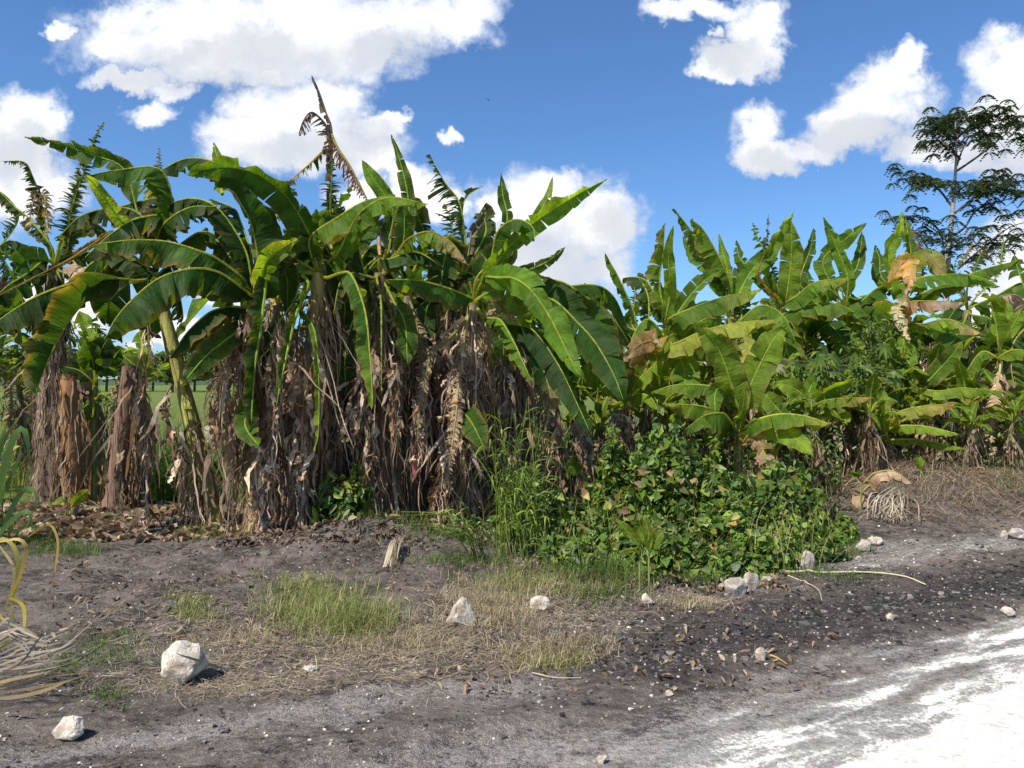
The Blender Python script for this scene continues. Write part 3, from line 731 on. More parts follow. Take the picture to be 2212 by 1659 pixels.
plant('B2', 'young banana plant with open rosette above the vine heap, tan dead leaf at its foot', 8.9, 1590, 1596, 930, .055, GREENSTEM, 30, name='young_banana_plant', L=(.15, .4))
leaf('B2', '1597,890 1592,872 1561,774 1531,724 1500,694', 34, 'f', .05, 'b', -.2)
leaf('B2', '1602,890 1611,858 1644,783 1675,727 1700,700', 34, 'f', .06, 'b', -.1)
leaf('B2', '1590,930 1575,905 1558,892 1519,899 1478,930', 42, 'h', .05, 'm', -.9)
leaf('B2', '1588,925 1550,891 1508,876 1436,872', 32, 'h', .08, 'by', -.2)
leaf('B2', '1590,880 1580,850 1542,835 1464,831 1406,847', 27, 'h', .15, 'bv', .3)
leaf('B2', '1600,930 1633,908 1681,895 1736,898 1795,916', 38, 'h', .1, 'by', -.6, rib=(.40, .46, .10))
leaf('B2', '1600,930 1602,900 1608,860 1612,830', 8, 'a', .02, 'by', -.4)
leaf('B2', '1600,960 1625,935 1652,980 1664,1025 1640,1050', 20, 'f', .7, 'nw', -.6)
leaf('B2', '1604,940 1660,930 1720,950 1755,985', 20, 'a', .06, 'b', -.7)
leaf('B2', '1585,880 1560,840 1545,850 1545,900', 18, 'f', .1, 'm', -.3)
leaf('B2', '1592,900 1550,940 1520,960', 22, 'f', .1, 'd', .6)
plant('B3', 'banana plant with a torn spike and a bright yellow-green furled leaf side by side', 10.6, 1450, 1440, 735, .10, (.18, .16, .08), 160, light=.9)
leaf('B3', '1436,680 1425,613 1433,543 1436,482', 32, 'h', .45, 'b', -.1)
leaf('B3', '1436,700 1447,640 1447,599 1444,543 1454,487', 18, 'f', .02, 'v', -.5)
leaf('B3', '1450,700 1450,685 1547,646 1600,634 1646,624', 36, 'h', .1, 'by', -.6)
leaf('B3', '1450,735 1456,743 1525,713 1603,696 1684,690', 36, 'h', .18, 'y', -.9)
leaf('B3', '1430,720 1400,690 1370,720 1350,790', 34, 'h', .1, 'm', -.3)
leaf('B3', '1450,700 1490,640 1530,600 1560,585', 30, 's', .1, 'm', .3)
leaf('B3', '1430,720 1460,760 1480,810 1470,880', 34, 'f', .1, 'm', -.3)
leaf('B3', '1440,720 1500,740 1560,760 1600,820', 36, 'f', .1, 'm', .4)
leaf('B3', '1436,700 1400,610 1350,600 1345,615', 22, 'h', .6, 'd', .6)
plant('B4', 'banana plant with a saw-edged torn leaf leaning left at the skyline', 11.2, 1570, 1575, 690, .10, (.22, .19, .09), 180)
leaf('B4', '1570,640 1540,560 1492,496 1456,450', 22, 'h', .75, 'd', .1)
leaf('B4', '1581,629 1558,565 1519,496 1492,474', 40, 'h', .3, 'b', -.2)
leaf('B4', '1560,640 1540,590 1500,550 1475,510', 26, 'f', .3, 'm', .4)
leaf('B4', '1575,640 1570,580 1560,540 1553,505', 14, 'f', .1, 'b', .1)
leaf('B4', '1590,650 1620,590 1650,560 1680,560', 30, 's', .2, 'm', .2)
leaf('B4', '1560,690 1520,690 1490,730 1480,800', 36, 'f', .1, 'm', -.4)
leaf('B4', '1590,700 1640,660 1690,680 1720,740', 34, 'h', .1, 'm', -.3)
leaf('B4', '1585,690 1610,740 1610,790 1600,850', 20, 'f', .5, 'yn', -.7)
leaf('B4', '1600,690 1600,660 1590,600 1500,600', 30, 'f', .2, 'd', .8)
plant('B5', 'banana plant with a tall pair of broad folded leaves, highest in the right-hand grove', 11.4, 1700, 1690, 690, .10, (.2, .18, .09), 160)
leaf('B5', '1670,640 1653,581 1680,511 1714,457', 24, 's', .08, 'bv', -.1)
leaf('B5', '1696,660 1700,636 1710,553 1708,476', 32, 'f', .04, 'b', -.3)
leaf('B5', '1680,620 1660,560 1640,520 1625,480', 24, 'f', .85, 'd', .2)
leaf('B5', '1670,620 1650,560 1658,500 1660,462', 14, 'f', .85, 'dk', 0)
leaf('B5', '1680,640 1640,600 1600,560 1590,520', 24, 'f', .5, 'd', .4)
leaf('B5', '1690,660 1720,640 1760,610 1830,600', 30, 'h', .35, 'by', -.5)
leaf('B5', '1690,680 1740,660 1800,655 1850,675', 36, 'h', .35, 'm', -.6)
leaf('B5', '1680,650 1640,600 1650,545', 9, 'f', .6, 'on', -.4)
leaf('B5', '1690,700 1700,760 1720,810 1715,870', 32, 'f', .1, 'm', -.4)
leaf('B5', '1685,700 1640,740 1610,800', 34, 'f', .2, 'd', .3)
plant('B6', 'banana plant with three dark pointed leaves fanned against the sky, left of the slender tree', 11.8, 1850, 1830, 670, .10, (.2, .18, .09), 150)
leaf('B6', '1760,640 1728,609 1750,539 1758,493', 19, 'f', .35, 'd', .1)
leaf('B6', '1830,640 1830,595 1797,511 1778,468', 20, 'f', .12, 'm', -.2)
leaf('B6', '1800,620 1778,561 1833,511 1872,482', 26, 'f', .2, 'm', 0)
leaf('B6', '1820,620 1850,580 1860,530 1862,500', 19, 'f', .2, 'd', .3)
leaf('B6', '1810,640 1780,620 1740,640 1720,700', 36, 'h', .2, 'm', -.4)
leaf('B6', '1840,690 1880,700 1900,760 1890,820', 34, 'f', .2, 'm', -.2)
leaf('B6', '1830,680 1830,740 1810,800 1790,850', 34, 'f', .1, 'm', -.3)
leaf('B6', '1810,650 1780,600 1770,570', 16, 'f', .4, 'd', .5)
leaf('B6', '1850,660 1900,620 1960,610', 30, 'h', .3, 'd', .6)
plant('B7', 'banana plant with an erect red-tipped leaf beside a blackened one, before the slender tree', 12.0, 1990, 1955, 680, .10, (.2, .18, .1), 170)
leaf('B7', '1945,640 1919,553 1936,511 1950,457', 22, 's', .08, 'b', -.1)
leaf('B7', '1955,640 1968,560 1962,510 1956,470', 20, 'f', .4, 'm', .1)
leaf('B7', '1989,620 1992,560 1978,510 1966,480', 13, 'f', .93, 'k', .2, rib=(.1, .08, .07))
leaf('B7', '1940,630 1919,627 1986,600 2069,592 2120,600 2160,620', 30, 'h', .15, 'm', -.8)
leaf('B7', '1950,660 2000,630 2060,606 2130,580 2203,562', 30, 'h', .25, 'm', -.6)
leaf('B7', '1960,620 1990,560 2020,565 2040,600', 28, 'f', .4, 'yn', -.2)
leaf('B7', '1955,640 1930,600 1960,560 1965,600 1958,640', 18, 'f', .5, 'on', -.4)
leaf('B7', '1950,690 1960,655 2014,650 2085,654', 26, 'h', .5, 'nw', -.9, label='tan withered leaf drooping sideways')
leaf('B7', '1955,690 1990,700 2050,690 2120,720', 26, 'h', .4, 'vn', -.6)
leaf('B7', '1940,690 1900,680 1870,720 1850,790', 36, 'f', .1, 'm', -.4)
leaf('B7', '1955,700 1950,760 1930,820', 34, 'f', .1, 'm', -.2)
leaf('B7', '1945,690 1953,650 1940,680 1965,740', 14, 'f', .6, 'w', -1.0)
leaf('B7', '1950,640 1905,600 1900,560 1890,530', 26, 'f', .3, 'd', .5)
plant('B8', 'banana plant with shredded purple-brown leaves against the sky at the foot of the slender tree', 12.6, 2080, 2090, 670, .10, (.2, .17, .1), 160)
leaf('B8', '2080,640 2055,592 2080,560 2105,520', 15, 'f', .9, 'dn', 0)
leaf('B8', '2090,620 2110,570 2125,540 2140,560', 22, 'f', .9, 'dk', .2)
leaf('B8', '2110,640 2150,600 2165,540 2168,505', 12, 'f', .9, 'd', .4)
leaf('B8', '2080,620 2040,590 2010,570 2000,560', 24, 'f', .3, 'm', 0)
leaf('B8', '2100,680 2140,690 2170,740', 30, 'h', .3, 'd', -.4)
leaf('B8', '2085,690 2060,740 2050,800', 32, 'f', .2, 'd', -.2)
leaf('B8', '2105,660 2150,640 2212,610 2260,640', 34, 'h', .3, 'd', .3)
plant('B9', 'low banana plant with a yellowing horizontal leaf above the dry grass mound', 10.2, 1918, 1915, 955, .045, GREENSTEM, 40, name='young_banana_plant', L=(.15, .4))
leaf('B9', '1916,920 1930,897 1975,880 2064,871', 26, 'h', .25, 'yo', -.4)
leaf('B9', '1918,930 1944,920 2000,921 2069,937', 20, 'h', .1, 'b', -.7, rib=(.40, .46, .10))
leaf('B9', '1910,940 1880,960 1850,1000', 18, 'f', .2, 'by', -.3)
leaf('B9', '1912,930 1900,880 1910,840', 22, 'f', .1, 'b', .2)
leaf('B9', '1925,950 1990,950 2040,960 2090,970', 15, 'h', .3, 'v', -.2)
plant('B10', 'young banana plant with a bright leaf slanting up right, behind the yellowing one', 11.0, 1975, 1978, 842, .05, GREENSTEM, 60, name='young_banana_plant')
leaf('B10', '1995,832 2014,814 2050,775 2080,737', 20, 'f', .05, 'bv', -.3)
leaf('B10', '1990,840 2028,845 2080,838 2136,845', 22, 'h', .2, 'v', -.6)
leaf('B10', '1995,830 2040,822 2070,810 2108,828', 14, 's', .1, 'b', .2)
leaf('B10', '1970,838 1930,845 1900,870 1880,900', 26, 'h', .3, 'bv', -.4)
leaf('B10', '1975,830 1960,790 1955,760 1948,720', 22, 'f', .2, 'b', .2)
leaf('B10', '1978,830 1960,780 1920,760 1905,765', 20, 'h', .1, 'm', .2)
leaf('B10', '1980,840 1990,880 2000,930', 26, 'f', .2, 'm', .4)
plant('B11', 'young banana plant with upright leaves and an orange dying leaf, near the right edge', 11.2, 2150, 2160, 780, .06, (.22, .20, .08), 110, name='young_banana_plant', L=(.2, .5))
leaf('B11', '2156,740 2150,690 2140,650 2118,640', 26, 'g', .1, 'b', -.1)
leaf('B11', '2160,730 2165,690 2165,640', 21, 'f', .02, 'b', .2)
leaf('B11', '2165,740 2190,700 2208,665', 14, 'f', .05, 'v', -.1)
leaf('B11', '2160,770 2195,755 2250,770', 22, 'h', .2, 'v', -.4)
leaf('B11', '2150,770 2120,760 2090,800 2080,830', 20, 'h', .2, 'm', .2)
leaf('B11', '2165,860 2180,900 2178,950 2174,990', 15, 'f', .2, 'vo', -.6, attach=False)
leaf('B11', '2160,950 2185,925 2220,918', 22, 'h', .1, 'b', -.5)
leaf('B11', '2158,960 2190,960 2230,980', 14, 'h', .2, 'm', -.6)
leaf('B11', '2160,800 2150,860 2140,930 2150,1010', 16, 'f', .8, 'n', -.4)
plant('B12', 'young banana plant with a yellow-tipped leaf reaching right, between the thicket and the middle clump', 10.0, 1748, 1748, 905, .045, GREENSTEM, 60, name='young_banana_plant')
leaf('B12', '1750,890 1770,870 1803,862 1889,858', 18, 'h', .25, 'vo', -.5)
leaf('B12', '1748,890 1765,862 1800,838 1856,822', 20, 't', .2, 'bv', -.2)
leaf('B12', '1745,890 1730,850 1690,830 1672,840', 22, 'f', .1, 'b', .1)
leaf('B12', '1750,900 1790,890 1820,900 1830,920', 18, 'f', .2, 'b', -.4)
leaf('B12', '1742,900 1720,920 1700,960', 22, 'f', .1, 'bv', .2)
leaf('B12', '1742,880 1750,840 1770,810', 18, 'f', .1, 'm', .3)
leaf('B12', '1745,900 1700,900 1660,860 1650,840', 24, 'f', .1, 'bv', .3)
plant('B13', 'banana plant cut by the right edge of the photo, dead leaves on its brown stem', 12.3, 2235, 2230, 700, .10, (.22, .16, .1), 220)
leaf('B13', '2225,680 2200,640 2160,640 2130,660', 30, 'h', .6, 'n', -.4)
leaf('B13', '2235,680 2205,600 2190,550', 24, 'f', .5, 'd', .3)
leaf('B13', '2225,700 2190,740 2185,800 2200,860', 26, 'f', .5, 'dn', -.2)
leaf('B13', '2230,690 2250,640 2250,560', 30, 'f', .3, 'd', 0)
# sapling between the cut stumps
plant('S1', 'slim green banana sapling standing between the cut brown stumps on the left', 10.4, 203, 205, 830, .035, (.20, .24, .07), 0, name='banana_sapling')
leaf('S1', '203,800 198,770 185,735', 30, 'f', .05, 'm', -.2)
leaf('S1', '208,800 218,760 236,725', 26, 'f', .05, 'd', .1)
leaf('S1', '196,820 170,800 130,790', 26, 'h', .05, 'd', -.1)
leaf('S1', '206,862 220,850 246,870', 12, 'h', .05, 'm', -.5)
leaf('S1', '212,810 240,780 262,750', 20, 'f', .1, 'm', .3)
leaf('S1', '200,900 188,880 168,860', 14, 'f', .1, 'm', .3)

# old cut stumps at the left
def stump(label, Y, bu, cu, cv, r, col, seed):
    b = base_pt(bu, Y); c = at(cu, cv, Y); e = empty('banana_stump', b, label, 'stump', 'cut banana stumps')
    path, L = spline([b-np.array([0, 0, .05]), (b+c)/2, c], 30)
    mb = MB(); rad = np.interp(np.linspace(0, 1, 30), [0, .1, 1], [r*1.25, r, r*.85]); rad = np.append(rad[:-1], rad[-1]); tube(mb, path, rad, col, 16, .05, L)
    # open top of concentric sheaths
    for k in (.95, .7, .42):
        pp = path[-1]+(path[-1]-path[-2])*np.array([[-.8], [0.25+.3*random.random()]]); tube(mb, pp, rad[-1]*k, np.array(col)*.6, 14, .03)
    mb.build('pseudostem', M_STEM, e)
    mb = MB(); skirt(mb, path, r, 130, .1, 1, L=(.2, .8), wd=(.015, .06), spread=.04, light=.85, shards=.1)
    mb.build('dead_leaf_skirt', M_DRY, e)
stump('broad split brown stump left of the green sapling, its top under the drooping leaf tip', 10.2, 158, 150, 812, .13, (.30, .16, .07), 1)
stump('ochre brown stump directly behind the green sapling', 10.7, 200, 182, 800, .13, (.34, .22, .10), 2)
stump('leaning dark brown stump right of the green sapling, open at its ragged top', 9.9, 246, 284, 794, .13, (.19, .12, .085), 3)
stump('thin pale stump right of the leaning dark one, in the shade', 10.3, 300, 300, 880, .07, (.22, .17, .11), 4)

# free-hanging columns of dead leaves, each on its plant
def column(key, s, w, n, light=1.1, dy=-.3, L=(.1, .35)):
    e, c, Y, _ = PLANTS[key]
    pts = [at(*map(float, q.split(',')), Y+dy) for q in s.split()]
    path, Ln = spline(pts, 30); mb = MB()
    tube(mb, path, np.linspace(.012, .006, 30), (.25, .18, .11), 5, .1)
    wr = w/FOC*Y
    skirt(mb, path, wr*.45, n, 0, .97, L=L, wd=(.025, .07), spread=wr*.5, light=light*1.1, shards=.3)
    mb.build('dead_leaf', M_DRY, e)
column('A2', '318,690 322,740 312,820 318,900 312,1000 318,1080 316,1140', 10, 60)
column('A2', '372,830 352,880 385,960 392,1000 380,1060', 10, 36)
column('A2', '345,870 330,930 312,980', 7, 24)
column('A3', '520,680 500,780 480,860 475,960', 34, 190, .95)
column('A3', '560,960 575,1010 560,1080 555,1140', 22, 90, 1.35)
column('A3', '600,700 596,800 590,900 580,960', 16, 80, 1.0)
column('A4', '640,780 655,860 650,960 640,1060 636,1130', 22, 130, 1.3)
column('A4', '670,960 660,1030 650,1100', 14, 60, 1.3)
column('A5', '730,700 740,800 720,880 700,950', 30, 110, .8)
column('A6', '770,780 790,860 800,960 802,1050 800,1130', 22, 150, 1.05)
column('A6', '800,760 770,860 730,930 690,975', 20, 110, .9)
column('A6', '860,780 850,850 862,910', 14, 60, .8)
column('A7', '905,780 915,830 905,920 895,990', 15, 100, 1.15)
column('A7', '990,760 975,850 985,930 960,1010 950,1080', 22, 150, 1.2)
column('A7', '1010,800 1000,900 990,1000', 18, 80, .95)
column('A8', '940,720 935,800 940,880', 24, 90, .8)
column('A9', '1080,760 1090,850 1100,950 1110,1010', 26, 110, .85)
column('A9', '1180,860 1200,920 1190,990', 24, 80, .9)
column('A9', '1250,900 1260,950 1250,1000', 22, 60, .9)
column('B1', '1330,880 1340,930 1330,980', 30, 90, .9)
column('B4', '1610,740 1600,800 1580,850', 14, 50, 1.1)
column('B7', '2010,740 2000,800 1995,860', 14, 50, .9)

# details carried by single plants
def fruit(key, u, v, dy, label=None):
    e, c, Y, _ = PLANTS[key]; o = at(u, v, Y+dy)
    mb = MB()
    for k in range(14):
        th = k*.9; z = -.035*(k//4); d = np.array([math.cos(th), math.sin(th), 0])
        p = o+np.array([0, 0, z]); path, _ = spline([p, p+d*.07+[0, 0, .01], p+d*.11+[0, 0, .09]], 7)
        tube(mb, path, [.006, .013, .016, .016, .014, .009, .004], (.13, .22, .04), 6)
    mb.build('fruit_bunch', M_LEAF, e)
fruit('A1', 42, 590, -.2); fruit('A0', 10, 545, -.2)
e_, c_, Y_, _ = PLANTS['A0']; mb = MB(); o_ = at(8, 575, Y_-.2)
path, _ = spline([o_, o_-np.array([0, 0, .12]), o_-np.array([0.01, 0, .3]), o_-np.array([0, 0, .36])], 14)
tube(mb, path, np.interp(np.linspace(0, 1, 14), [0, .35, .6, .9, 1], [.008, .012, .05, .03, .004]), (.07, .02, .05), 9, .05); mb.build('banana_flower', M_STEM, e_)
# pink inner sheath tip hanging under a dead leaf
mb = MB(); Yp = 8.5
ribbons(mb, np.array([[at(893, 960, Yp), at(894, 990, Yp), at(896, 1015, Yp), at(892, 1040, Yp)]]), np.array([[.02, .055, .06, .012]]), np.array([[.9, .4, 0]]), np.array([[.62, .22, .18]]))
mb.build('pink_sheath', M_DRY, PLANTS['A7'][0])

# ------------------------------------------------------------------ plants deeper in the grove, copied from four grown ones
def filler(seed, h, nl, label, drop=.5, r=.09, cols='dmmb'):
    rg = random.Random(seed)
    e = empty('banana_plant', (0, 0, 0), label, 'banana plant', 'banana plants deeper in the grove')
    b = np.zeros(3); c = np.array([rg.uniform(-.2, .2), rg.uniform(-.2, .2), h])
    path = stem(e, b, c, r, r*.6, (.2, .17, .09), nsk=150, spread=.22, lo=.05, light=.8)
    for k in range(nl):
        az = k*2.4+rg.uniform(-.3, .3); L = rg.uniform(1.3, 2.1)*h/2.6
        el = rg.uniform(.15, 1.35); d = np.array([math.cos(az), math.sin(az), 0])
        rise = math.sin(el)*L*.8; out = math.cos(el)*L*.75+.15*L; fall = drop*L*(1.2-el)*rg.uniform(.4, 1.1)
        p1 = c+d*out*.3+np.array([0, 0, rise*.55]); p2 = c+d*out*.7+np.array([0, 0, rise*.85]); p3 = c+d*out*1.15+np.array([0, 0, rise*.85-fall])
        tt = rg.choice([.05, .15, .3, .5, .8]); cc = rg.choice(cols)
        if el > 1.1: p3 = p2+(p2-p1)*.9
        mb = leaf_mesh([c, p1, p2, p3], L*rg.uniform(.10, .14), rg.choice('fpp' if el < .9 else 'fa'), tt, cc, pet=.2, cam_frame=False, det=.6, seed=seed*50+k, sag=.2)
        mb.build('leaf', M_LEAF, e)
    for k in range(3 if h > 1 else 0):
        az = rg.uniform(0, 6.28); d = np.array([math.cos(az), math.sin(az), 0])
        mb = leaf_mesh([c-[0, 0, .1], c+d*.35+[0, 0, .1], c+d*.55+[0, 0, -.4], c+d*.5+[0, 0, -1.2]], .12, 'f', .8, 'n', pet=.15, cam_frame=False, det=.6, seed=seed*50+30+k)
        mb.build('dead_leaf', M_DRY, e)
    return e
def clone(o, parent=None):
    c = o.copy(); COL.objects.link(c)
    if parent is not None: c.parent = parent; c.matrix_parent_inverse = Matrix.Identity(4)
    for ch in list(o.children): clone(ch, c)
    return c
FL = 'banana plant deeper in the grove, mostly hidden behind the front rows'
protos = [filler(11, 2.5, 10, FL), filler(12, 2.2, 9, FL, .7), filler(13, 1.5, 8, FL, .4, .06, 'mbbv'), filler(14, 2.7, 11, FL, .8)]
spots = [(620,11.2,0,1),(700,12.2,3,1),(760,10.8,1,1),(860,11.6,0,.95),(930,10.4,1,.9),(985,12.0,3,.95),(1060,10.9,0,.9),(1120,12.0,1,.95),(1090,10.2,2,.9),
         (1190,11.0,0,.82),(1250,12.2,1,.9),(1300,11.2,2,1.1),(1340,13.4,0,.95),(1420,12.6,1,1),(1480,13.8,3,1),(1500,11.6,2,1.1),(1540,12.6,0,1.0),(1620,12.2,1,1.08),(1640,14.0,3,1.1),
         (1730,12.4,0,1.05),(1700,10.6,2,1),(1770,13.6,3,1.1),(1800,12.6,1,1.1),(1830,11.2,2,1.1),(1880,13.2,0,1.15),(1930,14.5,3,1.15),(1900,12.2,1,1.1),(2020,13.4,0,1.12),(2040,11.8,2,1.25),
         (2090,14.0,3,1.12),(2140,13.2,1,1.2),(2120,12.2,2,1.2),(2190,14.2,0,1.15),(2240,13.4,3,1.1),(2300,12.6,0,1.1),(2420,13.2,1,1.1),(95,12.8,1,.85),(300,14.5,2,1.1),(190,13.6,2,1.2),(-60,12.6,1,.9),(-160,11.8,0,.95),(60,13.6,2,1.1)]
bright = filler(15, .95, 9, 'small bright young banana plant low in the right-hand grove, half hidden by its neighbours', .35, .045, 'bvvb')
bright['group'] = 'small young banana plants low in the right-hand grove'; protos.append(bright)
spots += [(1480,9.9,4,1.0),(1700,9.9,4,.85),(1660,10.4,4,1.15),(1830,10.6,4,1.1),(1790,9.8,4,.9),(1870,9.9,4,.8),(1990,10.6,4,1.0),(2050,10.4,4,.9),(2110,10.9,4,1.1),(2010,11.4,4,1.3),(1940,11.4,4,1.3),(1260,10.2,4,1.0),(1420,10.3,4,1.25),(2200,11.4,4,1.1),(1740,9.4,4,.7),(1930,10.2,4,.75),(2150,10.6,4,.8),(2080,10.2,4,.65),(1640,9.3,4,.7),(1850,11.6,4,1.5),(1760,11.6,4,1.5),(1520,10.8,4,1.4)]
used = set()
for u, Y, k, s in spots:
    o = protos[k] if k not in used else clone(protos[k])
    used.add(k)
    x = (u-1106)/FOC*Y
    o.location = (x, Y, float(gz(x, Y))); o.rotation_euler.z = R.uniform(0, 6.28); k_ = 1 if u < 1150 or k == 4 else (.80 if u < 1880 else .70); s *= k_; o.scale = (s, s, s*R.uniform(.95, 1.08))

# ------------------------------------------------------------------ grasses, vines and weeds
def G3(x, y, dz=0): return np.stack([x, y, gz(x, y)+dz], -1)
GRN = np.array([(.07, .13, .025), (.10, .17, .03), (.14, .20, .04), (.055, .10, .025)])
DRYG = np.array([(.40, .33, .22), (.31, .25, .17), (.20, .155, .11), (.50, .43, .31)])
def pick(pal, n, var=.2): return pal[R.integers(0, len(pal), n)]*R.uniform(1-var, 1+var, (n, 1))
def blades(mb, x, y, h, w, lean, pal, K=6, az=None, droop=.5, zoff=0, tipw=.08):
    n = len(x); az = R.uniform(0, 6.28, n) if az is None else az
    h = h*R.uniform(.55, 1.15, n); ln = lean*R.uniform(.2, 1.4, n)
    d = np.stack([np.cos(az), np.sin(az), 0*az], 1); t_ = np.linspace(0, 1, K)[None]
    P = G3(x, y, zoff)[:, None]+d[:, None]*(h*ln)[:, None, None]*(t_**1.6)[..., None]
    P[..., 2] += h[:, None]*(t_-droop*np.clip(ln, 0, 1.2)[:, None]*t_**2.4)
    P[:, 1:] += np.cumsum(R.normal(size=(n, K-1, 3)), 1)*(h*.012)[:, None, None]
    P[..., 2] = np.maximum(P[..., 2], gz(P[..., 0], P[..., 1])+.004)
    W = w*R.uniform(.6, 1.3, (n, 1))*np.interp(np.linspace(0, 1, K), [0, .3, 1], [.8, 1, tipw])[None]
    th = R.uniform(0, 6.28, n); S = nrm(np.stack([-d[:, 1], d[:, 0], .3*np.sin(th)], 1))
    ribbons(mb, P, W, S, pick(pal, n))
def scatter(u, v, su, sv, n, shape='g'):
    """random ground points round a frame point (spread in frame units)"""
    if shape == 'g': uu = R.normal(u, su/2, n); vv = R.normal(v, sv/2, n)
    else: uu = R.uniform(u-su, u+su, n); vv = R.uniform(v-sv, v+sv, n)
    vv = np.maximum(vv, 880); Y = CAMH*FOC/(vv-829.5); return (uu-1106)/FOC*Y, Y

# low grass tufts on the verge
GY_ = np.array([(.16, .21, .05), (.22, .26, .07), (.11, .16, .035), (.30, .30, .12), (.42, .37, .20)])
mb = MB()
for (u, v, su, sv, n, h, pal, lean) in [(700,1330,120,54,1900,.19,GY_,.9),(650,1300,90,40,600,.15,GY_,.9),(780,1350,80,34,800,.19,GY_,1.1),(415,1325,60,28,420,.11,GY_,1.0),(1100,1270,90,36,500,.13,GY_,.8),(1180,1262,180,40,1300,.14,GY_,.9),(1250,1270,160,30,700,.12,DRYG,1.0),
        (1300,1285,90,26,800,.11,GRN,.6),(1190,1425,80,34,420,.10,GY_,1.1),(1150,1415,100,36,600,.10,DRYG,1.0),(240,1400,100,36,900,.045,GRN,.9),(150,1440,90,30,500,.04,GRN,.9),(235,1510,50,22,300,.045,GRN,.9),
        (1480,1310,80,18,500,.08,DRYG,1.0),(1050,1300,120,44,1300,.13,DRYG,1.0),(1090,1345,90,30,700,.10,DRYG,1.0),(1240,1400,90,26,500,.10,DRYG,1.1),(520,1380,120,40,500,.09,DRYG,1.1),(860,1390,140,40,900,.10,DRYG,1.1),
        (120,1190,90,22,700,.10,GRN,.7),(60,1160,80,30,700,.15,GRN,.7),(180,1200,60,14,250,.14,GRN,.7),(530,1150,90,12,300,.08,GRN,.7),(1750,1250,160,14,400,.10,GRN,.8),(1500,1262,160,12,500,.13,GRN,.8),(1830,1190,60,22,500,.12,GRN,.8),
        (2180,1100,60,26,600,.14,GRN,.7),(2080,1070,140,18,900,.14,GRN,.7),(1000,1225,140,16,700,.12,GRN,.8),(930,1180,140,20,900,.18,GRN,.8),(450,1160,60,20,300,.10,GRN,.8),(270,1120,70,14,300,.09,GRN,.7),(415,1150,40,10,200,.1,GRN,.7),(1290,1252,120,20,900,.22,GRN,.6)]:
    x, y = scatter(u, v, su, sv, n); blades(mb, x, y, h, .0042, lean, pal)
tag(mb.build('grass', M_GRASS), 'short green and straw coloured grass tufts on the dark verge', 'grass', kind='stuff')

# tall field grass seen between the left trunks, running back to the horizon
mb = MB()
n = 9000; Y = 11.2+34*R.random(n)**1.9; u = R.uniform(-150, 1300, n); x = (u-1106)/FOC*Y
blades(mb, x, Y, .55, .014, .5, np.array([(.17, .24, .04), (.25, .30, .06), (.12, .19, .03), (.30, .28, .10)]), K=5)
n = 2200; Y = R.uniform(10.3, 14, n); u = R.uniform(280, 560, n); blades(mb, (u-1106)/FOC*Y, Y, .9, .022, .55, np.array([(.10, .20, .03), (.14, .25, .04)]), K=6)
n = 900; Y = R.uniform(10.5, 13, n); u = R.uniform(1060, 1200, n); blades(mb, (u-1106)/FOC*Y, Y, 1.1, .016, .5, np.array([(.22, .28, .06), (.16, .22, .05), (.35, .32, .14)]), K=6)
tag(mb.build('field_grass', M_GRASS), 'tall bright green grass of the open field behind the left trunks', 'grass', kind='stuff')
# undergrowth under the right-hand grove
mb = MB()
n = 12000; Y = R.uniform(9.2, 13.5, n); u = R.uniform(1150, 2330, n); Y = np.where(u > 1820, np.maximum(Y, 10.25+R.random(n)), Y); x = (u-1106)/FOC*Y
k = R.random(n) < .62
blades(mb, x[k], Y[k], .42, .014, .7, np.array([(.05, .10, .02), (.09, .15, .03), (.16, .18, .05)]), K=5)
blades(mb, x[~k], Y[~k], .5, .010, .9, DRYG*.8, K=5)
n = 1500; Y = R.uniform(10.5, 12.5, n); u = R.uniform(1900, 2080, n); blades(mb, (u-1106)/FOC*Y, Y, .6, .010, .7, DRYG*.85, K=5)
tag(mb.build('undergrowth', M_GRASS), 'tangled green weeds and dry grass under the right-hand bananas', 'undergrowth', kind='stuff')

def leafcloud(mb, P, Nn, size, pal, fold=.25, shape='heart'):
    n = len(P); Nn = nrm(Nn); a = nrm(np.cross(Nn, R.normal(size=(n, 3)))); b = np.cross(Nn, a)
    a = nrm(a+np.array([0, 0, -.5])); b = nrm(np.cross(Nn, a)); s = size*R.uniform(.6, 1.35, n)
    if shape == 'heart': pr = [(0, 0, 0), (.02, .42, 1), (.45, .40, 1), (1, 0, 0), (.45, -.40, 1), (.02, -.42, 1)]
    else: pr = [(0, 0, 0), (.3, .2, 1), (.65, .17, 1), (1, 0, 0), (.65, -.17, 1), (.3, -.2, 1)]
    fo = fold*R.uniform(-.4, 1.4, n)
    V = np.stack([P+a*(s*p[0])[:, None]+b*(s*p[1])[:, None]+Nn*(s*fo*p[2]*.6-s*.25*p[0]**2)[:, None] for p in pr], 1)
    c = np.repeat(pick(pal, n, .25)[:, None], 6, 1)
    i = np.arange(n)[:, None]*6
    F = np.concatenate([i+np.array([[0, 1, 2, 3]]), i+np.array([[0, 3, 4, 5]])])
    U = np.tile(np.array([(p[1], p[0]) for p in pr]), (n, 1))
    mb.add(V.reshape(-1, 3), c.reshape(-1, 3), U, F)
VINE = np.array([(.07, .14, .022), (.10, .18, .026), (.14, .22, .03), (.045, .09, .02), (.19, .25, .04), (.12, .14, .035)])
